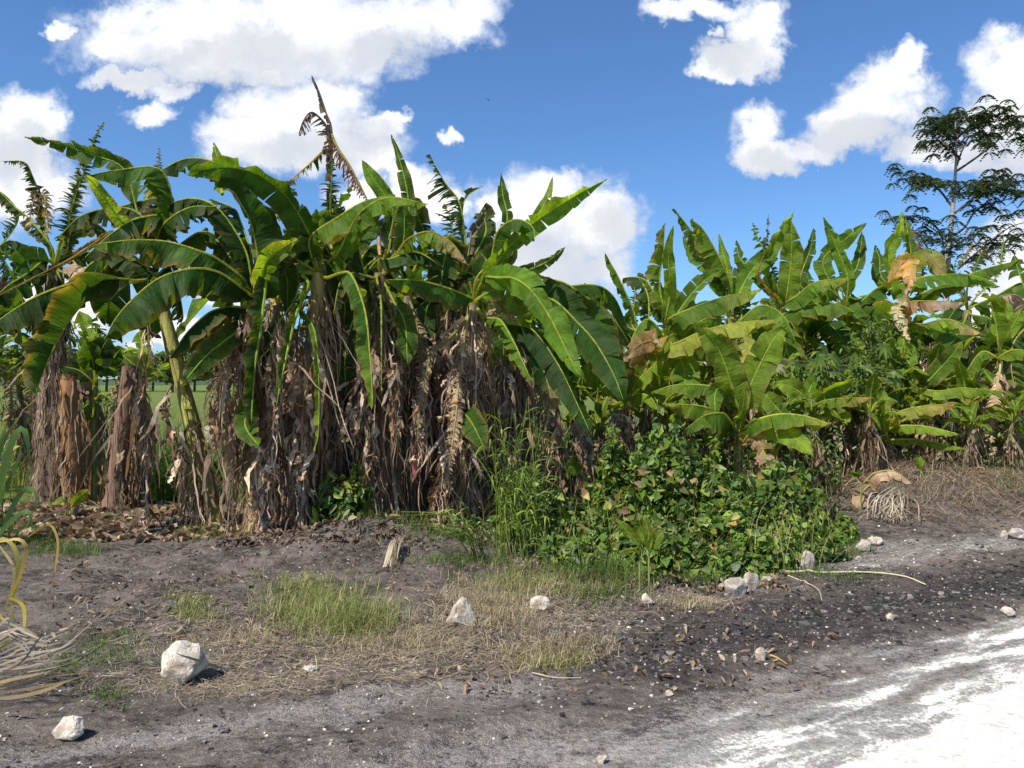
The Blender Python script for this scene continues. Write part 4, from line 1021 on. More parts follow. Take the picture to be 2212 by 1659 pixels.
def mound(mb, cx, cy, rx, ry, h, n, size, pal, shape='heart'):
    th = R.uniform(0, 6.28, n); q = R.random(n)**.6; rr = q*(1+.18*vnoise(np.cos(th)*3+cx*5, np.sin(th)*3+cy*3, 5))
    x = cx+rx*rr*np.cos(th); y = cy+ry*rr*np.sin(th)
    top = h*np.sqrt(np.clip(1-q**2.2, 0, 1))*np.clip(.92+1.9*fbm(x*3.1, y*3.1, 21, 4, .6), .12, 1.75)
    z = gz(x, y)+top*(1-.35*R.random(n)**2)+.03*R.random(n)
    low = R.random(n) < .25; z = np.where(low, gz(x, y)+top*R.random(n), z)
    N_ = np.stack([np.cos(th)*q*.8, np.sin(th)*q*.8-.15, .75+0*q], 1)+R.normal(size=(n, 3))*.6
    leafcloud(mb, np.stack([x, y, z], 1), N_, size, pal, shape=shape)
mb = MB()
for (u, v, rx, ry, h, n) in [(1400,1195,.66,.5,.74,3600),(1440,1180,.3,.3,.68,1300),(1330,1190,.3,.3,.6,1200),(1275,1185,.55,.5,.58,2600),(1180,1170,.4,.4,.5,1300),(1540,1190,.7,.5,.45,3600),(1560,1180,.3,.3,.62,1000),(1490,1200,.25,.25,.5,800),(1660,1175,.6,.5,.50,2800),(1760,1165,.42,.4,.30,1500),(1500,1225,1.0,.35,.32,3600),(1350,1225,.7,.3,.28,2200),(1640,1210,.75,.3,.28,2600),(1560,1240,.6,.22,.20,1500),(1420,1238,.5,.2,.2,1200)]:
    gx0, gy0 = gxy(u, v); mound(mb, gx0, gy0, rx, ry, h, n//2, .072, VINE); mound(mb, gx0, gy0, rx*1.05, ry*1.05, h*1.0, n//2, .055, VINE*1.15, 'lance')
# trailing shoots that leave the heap
n = 500; u = R.uniform(1180, 1800, n); v = R.uniform(1150, 1250, n); Y = CAMH*FOC/(v-829.5); x = (u-1106)/FOC*Y
blades(mb, x, Y, .75, .007, .8, np.array([(.12, .19, .04), (.20, .24, .07), (.30, .26, .12)]), K=7)
# a few dead and yellowing leaves caught in it
n = 90; u = R.uniform(1200, 1760, n); v = R.uniform(1150, 1240, n); Y = CAMH*FOC/(v-829.5); x = (u-1106)/FOC*Y
leafcloud(mb, G3(x, Y, .0)+np.array([0, 0, 1])*R.uniform(.15, .75, (n, 1)), R.normal(size=(n, 3))+[0, -1, .4], .06, np.array([(.30, .20, .05), (.28, .16, .10), (.34, .30, .05)]))
tag(mb.build('vines', M_VINE), 'dense heap of heart-leaved green vines in front of the young bananas', 'vines', kind='stuff')
mb = MB()
n = 9000; Y = R.uniform(8.6, 12.0, n); u = R.uniform(1180, 2330, n); Y = np.where(u > 1820, np.maximum(Y, 10.25+R.random(n)), Y); x = (u-1106)/FOC*Y
hh = R.random(n)**1.4*(.55+.9*np.clip(.5+fbm(x*1.1, Y*1.1, 90), 0, 1))
leafcloud(mb, G3(x, Y, hh), R.normal(size=(n, 3))*.6+[0, -.5, .8], .07, VINE*.9, shape='lance')
tag(mb.build('weeds', M_VINE), 'dark leafy weeds between the trunks of the right-hand grove', 'weeds', kind='stuff')

def shrub(u, v, r, h, n, label, size=.09, pal=VINE*.9):
    x, y = gxy(u, v); e = empty('shrub', (x, y, float(gz(x, y))), label, 'shrub')
    mb = MB(); mound(mb, x, y, r, r*.8, h, n, size, pal, 'lance'); mb.build('foliage', M_VINE, e)
    mb = MB()
    for k in range(9):
        a = R.uniform(0, 6.28); p = G3(np.array(x), np.array(y)); q = p+np.array([math.cos(a)*r*.6, math.sin(a)*r*.6, h*.7])
        pt, _ = spline([p, (p+q)/2+[0, 0, .05], q], 6); tube(mb, pt, .005, (.12, .14, .05), 5)
    mb.build('stalk', M_STEM, e)
shrub(735, 1150, .34, .48, 620, 'bushy dark green broadleaf weed at the foot of the dry trunks', .11)
shrub(1120, 1165, .3, .35, 380, 'low dark leafy shrub between the trunks and the tall cane grass')

def canegrass(u, v, n, h, label, spread, lean, az=None, w=.016, pal=None, sid=1, name='cane_grass', zs=.3):
    x, y = gxy(u, v); e = empty(name, (x, y, float(gz(x, y))), label, 'grass clump')
    mb = MB(); pal = GRN*np.array([2.0, 1.7, 1.5]) if pal is None else pal
    for k in range(n):
        a = R.uniform(0, 6.28) if az is None else az+R.normal()*.6; L = h*R.uniform(.55, 1.1); l_ = lean*R.uniform(.2, 1.2)
        p = np.array([x+R.normal()*spread, y+R.normal()*spread*.5, 0]); p[2] = float(gz(p[0], p[1]))
        d = np.array([math.cos(a), math.sin(a)*.6, 0])
        pt, _ = spline([p, p+d*l_*L*.25+[0, 0, L*.5], p+d*l_*L*.7+[0, 0, L*(.95-.25*l_)]], 14)
        tube(mb, pt, np.linspace(.0055, .002, 14), pal[R.integers(len(pal))], 5)
        for q in range(R.integers(4, 8)):
            i0 = R.integers(3, 13); b = pt[i0]; a2 = R.uniform(0, 6.28); dd_ = np.array([math.cos(a2), math.sin(a2)*.7, 0]); LL = R.uniform(.2, .5)*h*.6
            tt = np.linspace(0, 1, 8)[:, None]; P = b+dd_*LL*tt*.8+np.array([0, 0, 1])*LL*(.75*tt-.95*tt**2.2)
            sd = np.array([-dd_[1], dd_[0], .2]); Wd = w*R.uniform(.7, 1.2)*np.interp(np.linspace(0, 1, 8), [0, .25, 1], [.5, 1, .05])
            ribbons(mb, P[None], Wd[None]*1.5, sd[None], pick(pal, 1))
    mb.build('blades', M_GRASS, e)
    return e
canegrass(1110, 1205, 34, 1.45, 'tall clump of bright cane grass standing against the dark trunks', .10, .45)
canegrass(1150, 1215, 12, 1.0, 'shorter cane grass clump touching the left side of the vine thicket', .07, .5, w=.02)
canegrass(1045, 1225, 18, .75, 'cane grass bent over to the left and lying almost flat above the dry fan', .08, 1.6, az=math.pi, w=.014)
# the left edge
canegrass(-15, 1180, 12, 1.0, 'broad-leaved green reed growing in from the left edge of the photo', .08, .5, w=.045)
def arch_leaves(name, label, cat, s, pal, w, matl, Y=None):
    sp_ = []; 
    for q in s:
        uv = [tuple(map(float, a.split(','))) for a in q.split()]; sp_.append(uv)
    y0 = Y; o0 = at(sp_[0][0][0], sp_[0][0][1], y0)
    e = empty(name, (o0[0], o0[1], float(gz(o0[0], o0[1]))), label, cat)
    if name == 'dry_leaf_bundle': sp_ = sp_+[[(u+R.normal()*8, v+R.normal()*12) for u, v in q] for q in sp_+sp_]
    for uv in sp_:
        yy = y0+R.uniform(-.15, .15); pt, L = spline([at(u, v, yy) for u, v in uv], 22)
        pt[:, 2] = np.maximum(pt[:, 2], gz(pt[:, 0], pt[:, 1])+.004)
        mb = MB(); c = np.array(pal[R.integers(len(pal))])
        c1 = np.array(pal[R.integers(len(pal))]); cc = c[None]*(1-np.linspace(0, 1, 22)[:, None])+c1[None]*np.linspace(0, 1, 22)[:, None]
        W = w*R.uniform(.7, 1.2)*np.interp(np.linspace(0, 1, 22), [0, .3, .7, 1], [.5, 1, .9, .06])
        T_ = nrm(np.gradient(pt, axis=0)); Cv = nrm(np.array([0, 0, CAMH])-pt); S = nrm(np.cross(T_, Cv)+R.normal(size=3)*.25)
        ribbons(mb, pt[None], W[None], S[None], cc[None]); mb.build('leaf', matl, e)
    return e
arch_leaves('reed_plant', 'green reed leaves curving at the left edge in front of the trunks', 'reed', ['-10,1100 10,1010 30,945 50,925 60,960 66,1010', '-20,1120 10,1060 40,990 45,950', '-20,1080 -5,990 20,930 42,905', '-10,1190 20,1110 50,1060 76,1062 78,1110', '-30,1050 0,960 16,915', '-15,1170 30,1120 62,1105 70,1150'], [(.09, .17, .04), (.12, .21, .05), (.16, .24, .09)], .042, M_GRASS, 5.6)
arch_leaves('withered_reed', 'yellow and orange reed leaves arching down at the left edge', 'reed', ['-20,1180 5,1163 32,1185 40,1240 28,1290 0,1320 ', '0,1170 40,1165 56,1185 44,1240 20,1290 12,1320', '60,1160 105,1133 124,1165 122,1210 112,1265', '-20,1300 10,1340 26,1310 20,1290', '18,1290 50,1310 52,1370', '-20,1400 10,1390 30,1350 24,1310', '0,1180 30,1230 20,1290'], [(.55, .45, .06), (.50, .33, .10), (.42, .40, .08), (.50, .42, .18)], .021, M_GRASS, 4.6)
arch_leaves('dry_leaf_bundle', 'grey-brown bundle of dry reed leaves lying at the left edge', 'dry leaves', ['-30,1390 20,1350 60,1360 110,1400', '-30,1420 40,1380 90,1395 150,1385', '-30,1430 50,1410 130,1400 215,1330', '-30,1440 60,1430 150,1400 190,1360', '-30,1380 5,1345 30,1352 60,1375', '-30,1450 60,1440 120,1420', '-30,1460 30,1440 90,1400 100,1350', '-30,1410 10,1370 40,1390 80,1430'], [(.30, .26, .20), (.22, .18, .14), (.36, .31, .24), (.16, .15, .09)], .011, M_STRAW, 3.95)
arch_leaves('dry_reed_leaves', 'long tan and ochre reed leaves flat on the soil below the dry bundle', 'dry leaves', ['-30,1500 60,1488 130,1475 195,1455', '-30,1510 40,1505 100,1490 150,1470', '-30,1490 50,1475 120,1460 200,1452', '-30,1480 40,1465 110,1450', '90,1540 130,1520 170,1480 198,1458'], [(.36, .27, .11), (.30, .21, .13), (.22, .18, .13)], .016, M_STRAW, 3.7)

# banana suckers and broad-leaved shoots
def sucker(name, u, v, Y, leaves, label, cat='shoot', W=8, c='v', sw=.009, grp=None):
    b = at(u, v, Y); b[2] = min(b[2], float(gz(b[0], b[1]))+.9); g0 = np.array([b[0], b[1], float(gz(b[0], b[1]))])
    e = empty(name, g0, label, cat, grp)
    if b[2] > g0[2]+.02:
        mb = MB(); pt, _ = spline([g0, (g0+b)/2, b], 8); tube(mb, pt, sw, (.20, .24, .07), 6); mb.build('stalk', M_STEM, e)
    for s, w_, k_, cc in leaves:
        pts = [b]+[at(*map(float, q.split(',')), Y-.05) for q in s.split()]
        leaf_mesh(pts, w_/FOC*Y, k_, .02, cc, pet=.25, seed=int(u+w_*7+len(s)), sag=.1, ribr=.005, rib=(.34, .42, .08)).build('leaf', M_LEAF, e)
sucker('banana_sucker', 1382, 1200, 5.95, [('1375,1170 1330,1122', 13, 'f', 'v'), ('1380,1160 1386,1125', 11, 'f', 'v'), ('1368,1185 1335,1192', 8, 'h', 'v')], 'left stem of the twin bright green shoots in front of the vines')
sucker('banana_sucker', 1402, 1200, 5.9, [('1402,1160 1394,1118', 10, 'f', 'v'), ('1412,1175 1434,1146', 14, 'f', 'v'), ('1400,1170 1406,1138', 9, 'f', 'v')], 'right-hand stem of the twin bright shoots, one leaf turned up to the right')
sucker('banana_sucker', 1650, 1215, 6.6, [('1652,1180 1645,1148', 11, 'f', 'v')], 'single upright oval bright leaf rising from the right part of the vines', W=9)
sucker('banana_sucker', 690, 1150, 8.0, [('683,1120 675,1092', 6, 'f', 'y'), ('684,1130 672,1118', 8, 'f', 'y')], 'small yellow-green shoot at the foot of the pale-skirted trunk')
sucker('banana_sucker', 150, 1098, 9.3, [('140,1078 128,1075 112,1090', 12, 'h', 'by'), ('165,1080 190,1058', 12, 'f', 'v'), ('150,1110 146,1125', 8, 'f', 'v')], 'low yellow-green sucker at the foot of the broad split stump')
sucker('banana_sucker', 1722, 1100, 7.9, [('1740,1090 1786,1068', 11, 'f', 'b'), ('1750,1100 1775,1132', 9, 'h', 'b')], 'bright leaves lying out to the right at the end of the vine heap')
sucker('banana_sucker', 1262, 1030, 8.0, [('1250,1020 1225,995', 15, 'f', 'bv')], 'broken piece of bright banana leaf above the left part of the vines')
sucker('banana_sucker', 1470, 1060, 7.3, [('1455,1052 1438,1060', 12, 'h', 'v'), ('1490,1045 1520,1040', 12, 'f', 'v'), ('1462,1075 1447,1090', 10, 'f', 'b')], 'yellow-green leafy shoot in the middle top of the vine heap')
sucker('banana_sucker', 1570, 1110, 7.0, [('1590,1098 1622,1092', 12, 'f', 'b'), ('1560,1098 1550,1080', 12, 'f', 'v')], 'rounded bright leaves low in the vines, right of their middle')
sucker('banana_sucker', 1240, 1130, 7.2, [('1225,1115 1205,1092', 10, 'f', 'b'), ('1262,1140 1255,1165', 6, 'f', 'n')], 'short banana leaf poking from the left side of the vines, low down')
sucker('banana_sucker', 1860, 1040, 8.8, [('1845,1020 1858,1028', 14, 'F', 'b'), ('1880,1040 1892,1062', 10, 'f', 'n')], 'folded pale green leaf beside the curled brown one on the mound')
sucker('banana_sucker', 1990, 1018, 9.6, [('1985,1000 1990,985', 10, 'f', 'v'), ('1992,1022 1997,1040', 8, 'f', 'b')], 'small green sucker above the curled brown leaf on the mound')

# ------------------------------------------------------------------ litter, straw, clods and gravel
mb = MB()
n = 17000; pr = [(560,1400,330,70,.2),(900,1400,280,80,.26),(1150,1340,260,70,.2),(470,1480,300,34,.12),(1100,1290,180,30,.1),(1470,1300,130,24,.05),(350,1330,250,80,.04)]
idx = R.choice(len(pr), n, p=np.array([p[4] for p in pr])/sum(p[4] for p in pr))
uu = np.array([R.normal(pr[i][0], pr[i][2]/2) for i in idx]); vv = np.array([R.normal(pr[i][1], pr[i][3]/2) for i in idx]); vv = np.clip(vv, 1240, 1640)
Y = CAMH*FOC/(vv-829.5); X = (uu-1106)/FOC*Y; keep = droad(X, Y) < -.25; X, Y = X[keep], Y[keep]; n = len(X)
def flatlay(mb, X, Y, L, w, pal, K=6, curl=.5, lift=.03):
    n = len(X); a = R.uniform(0, 6.28, n); a = np.where(R.random(n) < .4, R.normal(.1, .7, n), a); t_ = np.linspace(-.5, .5, K)[None]; L = L*R.uniform(.35, 1.2, n)[:, None]; cu = R.normal(size=(n, 1))*curl
    ang = a[:, None]+cu*t_*2; x = X[:, None]+np.cumsum(np.cos(ang)*L/K, 1); y = Y[:, None]+np.cumsum(np.sin(ang)*L/K, 1)
    z = gz(x, y)+.004+lift*R.random((n, 1))**2*(1+R.normal(size=(n, 1))*t_)
    P = np.stack([x, y, np.maximum(z, gz(x, y)+.003)], -1); S = np.stack([-np.sin(a), np.cos(a), R.normal(size=n)*.4], 1)
    ribbons(mb, P, np.full((n, K), w)*R.uniform(.5, 1.4, (n, 1))*np.array([.6]+[1]*(K-2)+[.3])[None], nrm(S), pick(pal, n, .3))
h_ = len(X)//2; flatlay(mb, X[:h_], Y[:h_], .15, .0018, DRYG, curl=.5, lift=.03); flatlay(mb, X[h_:], Y[h_:], .07, .0017, DRYG*.85, curl=.4, lift=.03)
# brown mat of roots and straw on the mound at the right
n = 13000; U_ = R.uniform(1790, 2280, n); V_ = 1098+R.normal(size=n)*20+(U_-2000)*-.02; Yy = CAMH*FOC/(V_-829.5); flatlay(mb, (U_-1106)/FOC*Yy, Yy, .26, .0036, np.array([(.20, .145, .10), (.27, .20, .13), (.13, .095, .07), (.34, .27, .18)]), lift=.09, curl=.4)
tag(mb.build('straw', M_STRAW), 'loose pale dry straw strewn over the dark soil', 'straw', kind='stuff')
mb = MB()
def litter(n, u0, u1, v0, v1, size, pal, lift=.03):
    U_ = R.uniform(u0, u1, n); V_ = R.uniform(v0, v1, n); Yy = CAMH*FOC/(V_-829.5); X_ = (U_-1106)/FOC*Yy
    leafcloud(mb, G3(X_, Yy, .008)+np.array([0, 0, lift])*R.random((n, 1)), R.normal(size=(n, 3))*.4+[0, 0, 1], size, pal, .5, 'lance')
LIT = np.array([(.30, .22, .15), (.22, .15, .10), (.16, .11, .08), (.44, .36, .25), (.34, .24, .15)])
litter(1500, -60, 560, 1090, 1175, .16, LIT); litter(900, 560, 1100, 1120, 1185, .12, LIT*.8); litter(500, 480, 900, 1165, 1200, .07, LIT*.7)
litter(700, 1100, 1700, 1235, 1275, .07, LIT); litter(900, 1700, 2260, 1010, 1100, .14, LIT); litter(380, 100, 900, 1190, 1400, .05, LIT); litter(300, 900, 1800, 1270, 1500, .05, LIT); litter(1500, 1050, 1900, 1000, 1100, .2, LIT*.8, .3)
tag(mb.build('leaf_litter', M_DRY), 'brown fallen banana leaf scraps under the trunks', 'leaf litter', kind='stuff')
def chunks(mb, X, Y, size, pal, flat=.6, sink=.25):
    n = len(X); base = np.array([(sx, sy, sz) for sx in (-1, 1) for sy in (-1, 1) for sz in (-1, 1)], float)*.5
    s = size*np.minimum(R.lognormal(0, .5, n), 2.0)[:, None, None]
    V = base[None]*R.uniform(.5, 1.2, (n, 1, 3))+R.normal(size=(n, 8, 3))*.12
    a = R.uniform(0, 6.28, n); ca, sa = np.cos(a)[:, None], np.sin(a)[:, None]
    x = V[..., 0]*ca-V[..., 1]*sa; y = V[..., 0]*sa+V[..., 1]*ca; z = V[..., 2]*flat+.5*flat-sink*flat
    Pp = np.stack([x, y, z], -1)*s+G3(X, Y)[:, None]
    f = np.array([(0, 1, 3, 2), (4, 6, 7, 5), (0, 4, 5, 1), (2, 3, 7, 6), (1, 5, 7, 3), (0, 2, 6, 4)])
    mb.add(Pp.reshape(-1, 3), np.repeat(pick(pal, n, .3)[:, None], 8, 1).reshape(-1, 3), (0, 0), (np.arange(n)[:, None, None]*8+f[None]).reshape(-1, 4))
ASPH = np.array([(.036, .032, .031), (.062, .056, .054), (.12, .11, .105), (.022, .020, .020)])
mb = MB()
n = 26000; X = R.uniform(-.3, 8, n); Y = R.uniform(3.2, 9.5, n); d_ = droad(X, Y); p = np.exp(-((d_+.55)/.42)**2)*np.clip((X-.1)/.9, 0, 1)+.14; k = (R.random(n) < p) & (d_ < .0+.08*R.normal(size=n)); chunks(mb, X[k], Y[k], .014, ASPH)
n = 2600; X = R.uniform(.5, 6.5, n); Y = R.uniform(3.6, 8, n); d_ = droad(X, Y); k = (R.random(n) < np.exp(-((d_+.45)/.3)**2)) ; chunks(mb, X[k], Y[k], .026, ASPH*1.5, .4)
n = 5000; X = R.uniform(-4, 3, n); Y = R.uniform(3, 8, n); k = droad(X, Y) < -.1; chunks(mb, X[k], Y[k], .009, ASPH*1.5)
n = 1500; uu = R.normal(700, 170, n); vv = R.normal(1182, 12, n); Yy = CAMH*FOC/(vv-829.5); chunks(mb, (uu-1106)/FOC*Yy, Yy, .016, np.array([(.09,.07,.06),(.05,.04,.035),(.14,.11,.09)]))
tag(mb.build('gravel', M_CHUNK, smooth=False), 'crushed dark asphalt and soil crumbs along the road edge', 'gravel', kind='stuff')
mb = MB(); WHT = np.array([(.55, .50, .44), (.40, .36, .31), (.28, .25, .22), (.66, .60, .52)])
n = 3600; X = R.uniform(-3.2, 4.5, n); Y = R.uniform(3.05, 7.5, n); k = droad(X, Y) < .1; chunks(mb, X[k], Y[k], .0065, WHT)
n = 2500; X = R.uniform(.4, 8, n); Y = R.uniform(3.6, 9.6, n); d_ = droad(X, Y); p = .8*np.exp(-((d_+1.5)/.4)**2)+.5*np.exp(-((d_-.0)/.2)**2)+.12; k = (R.random(n) < p) & (d_ < .3); chunks(mb, X[k], Y[k], .011, WHT)
tag(mb.build('pebbles', M_CHUNK, smooth=False), 'scattered white limestone pebbles and chips on the dark verge', 'pebbles', kind='stuff')

# ------------------------------------------------------------------ white rocks on the verge, one by one
def rock(u, v, w, h, label, seed, m=None, rnd=False, flat=1.0, top=None, group=None):
    """(u, v) where it meets the soil, w x h in frame units"""
    rg = np.random.default_rng(seed); x, y = gxy(u, v); z0 = float(gz(x, y)); sc = y/FOC
    bm = bmesh.new()
    n = 60 if rnd else 26
    P = nrm(rg.normal(size=(n, 3)))*(.5 if rnd else rg.uniform(.40, .56, (n, 1)))
    for p in P:
        q = np.array([p[0]*w*sc, p[1]*w*sc*.8, (p[2]+.5)*h*sc*1.22])
        if top == 'peak':
            k = 1-.62*max(0, p[2]+.5); q[0] = q[0]*max(k, .3)+w*sc*.10*max(0, p[2]+.5); q[1] *= k
        bm.verts.new(q)
    bmesh.ops.convex_hull(bm, input=bm.verts)
    bmesh.ops.delete(bm, geom=[a for a in bm.verts if not a.link_faces], context='VERTS')
    bmesh.ops.bevel(bm, geom=list(bm.edges), offset=min(w, h)*sc*(.06 if rnd else .035), segments=2, affect='EDGES', profile=.6)
    bmesh.ops.triangulate(bm, faces=bm.faces); bmesh.ops.subdivide_edges(bm, edges=bm.edges, cuts=2, use_grid_fill=True)
    for a in bm.verts:
        c = a.co/(max(w, h)*sc)
        k = float(fbm(np.array(c.x*5+seed), np.array(c.y*5+c.z*6), seed, 4, .55))
        a.co += a.co.normalized()*k*max(w, h)*sc*.085
    me = D.meshes.new('rock'); bm.to_mesh(me); bm.free(); me.materials.append(m or M_LIME)
    for p_ in me.polygons: p_.use_smooth = rnd
    o = D.objects.new('rock', me); COL.objects.link(o); o.location = (x, y, z0-h*sc*.20); o.rotation_euler.z = rg.uniform(-.3, .3)
    tag(o, label, 'rock', group or 'limestone rocks on the verge')
rock(396, 1474, 96, 92, 'largest off-white boulder, blocky with a soil-stained lower corner, on the left verge', 3, rnd=False)
rock(150, 1590, 80, 48, 'low cream rock with a pointed left end, near the bottom left corner', 4)
rock(995, 1356, 92, 60, 'pyramid-shaped pinkish white rock with dark scratches, in the straw', 5, top='peak')
rock(1165, 1325, 46, 34, 'small bright white block right of the pyramid-shaped rock', 6)
rock(1400, 1315, 30, 26, 'rough speckled white lump at the edge of the dead grass below the vines', 7)
rock(1590, 1282, 54, 40, 'wide pale rock, left one of the touching pair below the vines', 8, M_GREYR)
rock(1622, 1272, 40, 40, 'whiter squarish rock, right one of the touching pair below the vines', 9)
rock(1745, 1243, 33, 44, 'smooth egg-shaped stone standing upright at the end of the pale stalk', 10, M_GREYR, rnd=True)
rock(1815, 1204, 34, 24, 'flat-topped white stone just right of the end of the vine heap', 11)
rock(1864, 1194, 34, 26, 'rough greyish rock under the tip of the dry leaf fan', 12, M_GREYR)
rock(1890, 1184, 36, 18, 'flat pale stone behind the rough greyish rock, below the dry leaf fan', 13)
rock(1855, 1215, 18, 14, 'round lilac-grey cobble in front of the rough greyish rock', 14, M_GREYR, rnd=True)
rock(1643, 1438, 26, 26, 'white rounded stone among the crushed asphalt, a yellow twig beside it', 15, rnd=True)
rock(1922, 1345, 18, 16, 'small round white stone alone on smooth black asphalt crumbs', 16, rnd=True)
rock(2176, 1338, 34, 18, 'low white stone at the edge of the white road near the right side', 17)
rock(2196, 1162, 38, 24, 'pale grey rock at the right edge of the photo, foot of the mound', 18, M_GREYR)
rock(2170, 1162, 18, 18, 'small pale rock touching the grey one at the foot of the mound', 19, M_GREYR)
rock(670, 1450, 34, 12, 'thin white flake half hidden in straw, right of the largest boulder', 20)
rock(1657, 1258, 26, 14, 'dull sandy stone tucked behind the touching pair of rocks', 21, M_GREYR)
rock(1300, 1638, 24, 18, 'narrow white shard on the grey dust at the bottom of the photo', 22)
rock(1445, 1509, 20, 12, 'small dusty white stone where the asphalt crumbs meet the grey dust', 23)

# pale stalk and twigs lying on the verge
def stalk(name, label, pts, r, col, cat='stalk'):
    P = []
    for u, v in pts:
        x, y = gxy(u, v); P.append((x, y, float(gz(x, y))+r+.004))
    pt, L = spline(P, 24); pt[:, 2] = np.maximum(pt[:, 2], gz(pt[:, 0], pt[:, 1])+r*.6)
    mb = MB(); tube(mb, pt, np.linspace(r, r*.35, 24), col, 6, .08); o = mb.build(name, M_STRAW, origin=pt[0]); tag(o, label, cat)
stalk('dry_stalk', 'long pale yellow stalk lying along the road edge below the egg-shaped stone', [(1660,1236),(1687,1248),(1780,1246),(1860,1243),(1940,1252),(2000,1268)], .013, (.58, .52, .30))
stalk('dry_twig', 'thin curved straw bending down from the pale stalk over the asphalt crumbs', [(1700,1254),(1745,1264),(1768,1285),(1776,1303)], .006, (.5, .42, .26), 'twig')
stalk('dry_twig', 'short yellow twig beside the white rounded stone on the asphalt crumbs', [(1664,1430),(1680,1436),(1700,1446)], .007, (.45, .30, .08), 'twig')
stalk('dry_twig', 'long thin brown twig curving over the soil above the green weed patch', [(60,1455),(150,1440),(230,1395),(275,1360),(285,1345)], .005, (.33, .27, .2), 'twig')
stalk('dry_twig', 'straight straw lying below the straw patch, at the edge of the black crumbs', [(1150,1462),(1200,1470),(1255,1475)], .005, (.45, .38, .28), 'twig')
stalk('dry_twig', 'bent pale twig across the stones left of the dry leaf fan', [(1800,1150),(1840,1170),(1870,1180)], .006, (.5, .45, .38), 'twig')

# dry fan of split leaf and curled dead leaf on the mound
e = empty('dry_leaf_fan', at(1925, 1120, 8.6), 'pale grey fan of split dry leaf strips hanging down the mound', 'dead leaf')
mb = MB()
for k in range(110):
    a = R.random(); pts = [at(1955-50*a*R.random(), 1052+26*R.random(), 8.9), at(1950-60*a+14*R.normal(), 1088+10*R.normal(), 8.65), at(1965-110*a+12*R.normal(), 1150-40*R.random(), 8.3)]
    pt, _ = spline(pts, 9); pt[:, 2] = np.maximum(pt[:, 2], gz(pt[:, 0], pt[:, 1])+.01+.04*R.random())
    ribbons(mb, pt[None], np.interp(np.linspace(0, 1, 9), [0, .5, 1], [.006, .015, .003])[None]*R.uniform(.5, 1.3), nrm(R.normal(size=(1, 3))+[2, 0, 0]), pick(np.array([(.38, .33, .25), (.26, .21, .15), (.46, .41, .32), (.17, .13, .09)]), 1))
mb.build('leaf_strips', M_STRAW, e)
e = empty('curled_dead_leaf', at(1915, 1040, 9.2), 'rusty tan curled dead banana leaf draped on top of the mound', 'dead leaf')
leaf_mesh([at(1870, 1040, 9.2), at(1890, 1022, 9.1), at(1930, 1018, 9.0), at(1970, 1045, 8.9)], .13, 'h', .3, 'n', seed=5, sag=.3).build('blade', M_DRY, e)
leaf_mesh([at(1880, 1045, 9.0), at(1860, 1070, 8.9), at(1858, 1110, 8.8)], .09, 'f', .5, 'n', seed=6).build('blade', M_DRY, e)
e = empty('dry_leaf_tuft', at(845, 1230, 6.7), 'small fan of pale dry strips on the soil, left of the bent cane grass', 'dead leaf')
mb = MB(); x0, y0 = gxy(860, 1205)
for k in range(26):
    x1, y1 = gxy(822+R.uniform(0, 36), 1232+R.uniform(-8, 8)); a = np.array([x0+R.normal()*.02, y0, float(gz(x0, y0))+.10]); b = np.array([x1, y1, float(gz(x1, y1))+.01])
    pt, _ = spline([a, (a+b)/2+[0, 0, .06], b], 8); ribbons(mb, pt[None], np.full((1, 8), .011)*R.uniform(.5, 1.3), nrm(R.normal(size=(1, 3))+[2, 0, 0]), pick(DRYG, 1))
mb.build('leaf_strips', M_STRAW, e)

# ------------------------------------------------------------------ slender feathery tree at the right
TY = 19.0
x, y = (2047-1106)/FOC*TY, TY
tree = empty('slender_tree', (x, y, float(gz(x, y))), 'tall slender tree with drooping feathery leaf clusters rising behind the right-hand bananas', 'tree')
mb = MB(); tr = [np.array([x-.05, y, -.1])]+[at(u, v, TY) for u, v in [(2040,760),(2047,585),(2054,500),(2062,400),(2066,330),(2064,275),(2066,250)]]
pt, _ = spline(tr, 40); tube(mb, pt, np.interp(np.linspace(0, 1, 40), [0, .3, .7, 1], [.13, .09, .05, .015]), (.30, .28, .26), 8, .03); mb.build('trunk', M_STEM, tree)
BR = ['2060,450 2022,403 1985,385 1930,370', '2050,400 2025,395 1990,400', '2062,461 2111,420 2150,390 2178,364', '2066,359 2083,314 2097,292', '2066,370 2122,331 2180,284 2215,262', '2066,300 2100,270 2139,242 2165,232', '2064,300 2040,285 2010,262', '2058,509 2083,492 2111,453 2160,435 2205,426', '2069,581 2125,534 2180,492 2225,478', '2039,561 2033,511 1994,481', '2060,420 2090,400 2130,395', '2063,290 2045,260 2035,245', '2066,270 2085,245 2100,238',
      '2111,420 2150,410 2200,400', '2080,570 2110,560 2150,530 2200,520', '2048,540 2080,520 2100,500', '2045,520 2010,480 1960,466 1905,476', '2066,330 2040,310 2020,300', '2100,265 2150,262 2190,250', '2045,590 2000,530 1985,505']
mb = MB(); clusters = []
for s in BR:
    uv = [tuple(map(float, q.split(','))) for q in s.split()]; dy = R.uniform(-1.3, 1.3)
    P = [at(u, v, TY+dy*j/(len(uv)-1)) for j, (u, v) in enumerate(uv)]; pt, L = spline(P, 20); tube(mb, pt, np.linspace(.032, .008, 20), (.10, .08, .075), 5)
    for f in np.arange(.5, 1.01, .125 if L > .8 else .25):
        c = pt[min(19, int(f*19))]
        for k in range(3 if L > .6 else 2):
            q = c+R.normal(size=3)*[.24, .3, .15]; clusters.append(q); p2, _ = spline([c, (c+q)/2+[0, 0, .03], q], 5); tube(mb, p2, .006, (.15, .13, .1), 4)
mb.build('branches', M_STEM, tree)
for k in range(18): clusters.append(at(2062+R.normal()*26, 268+R.normal()*18, TY+R.normal()*.5))
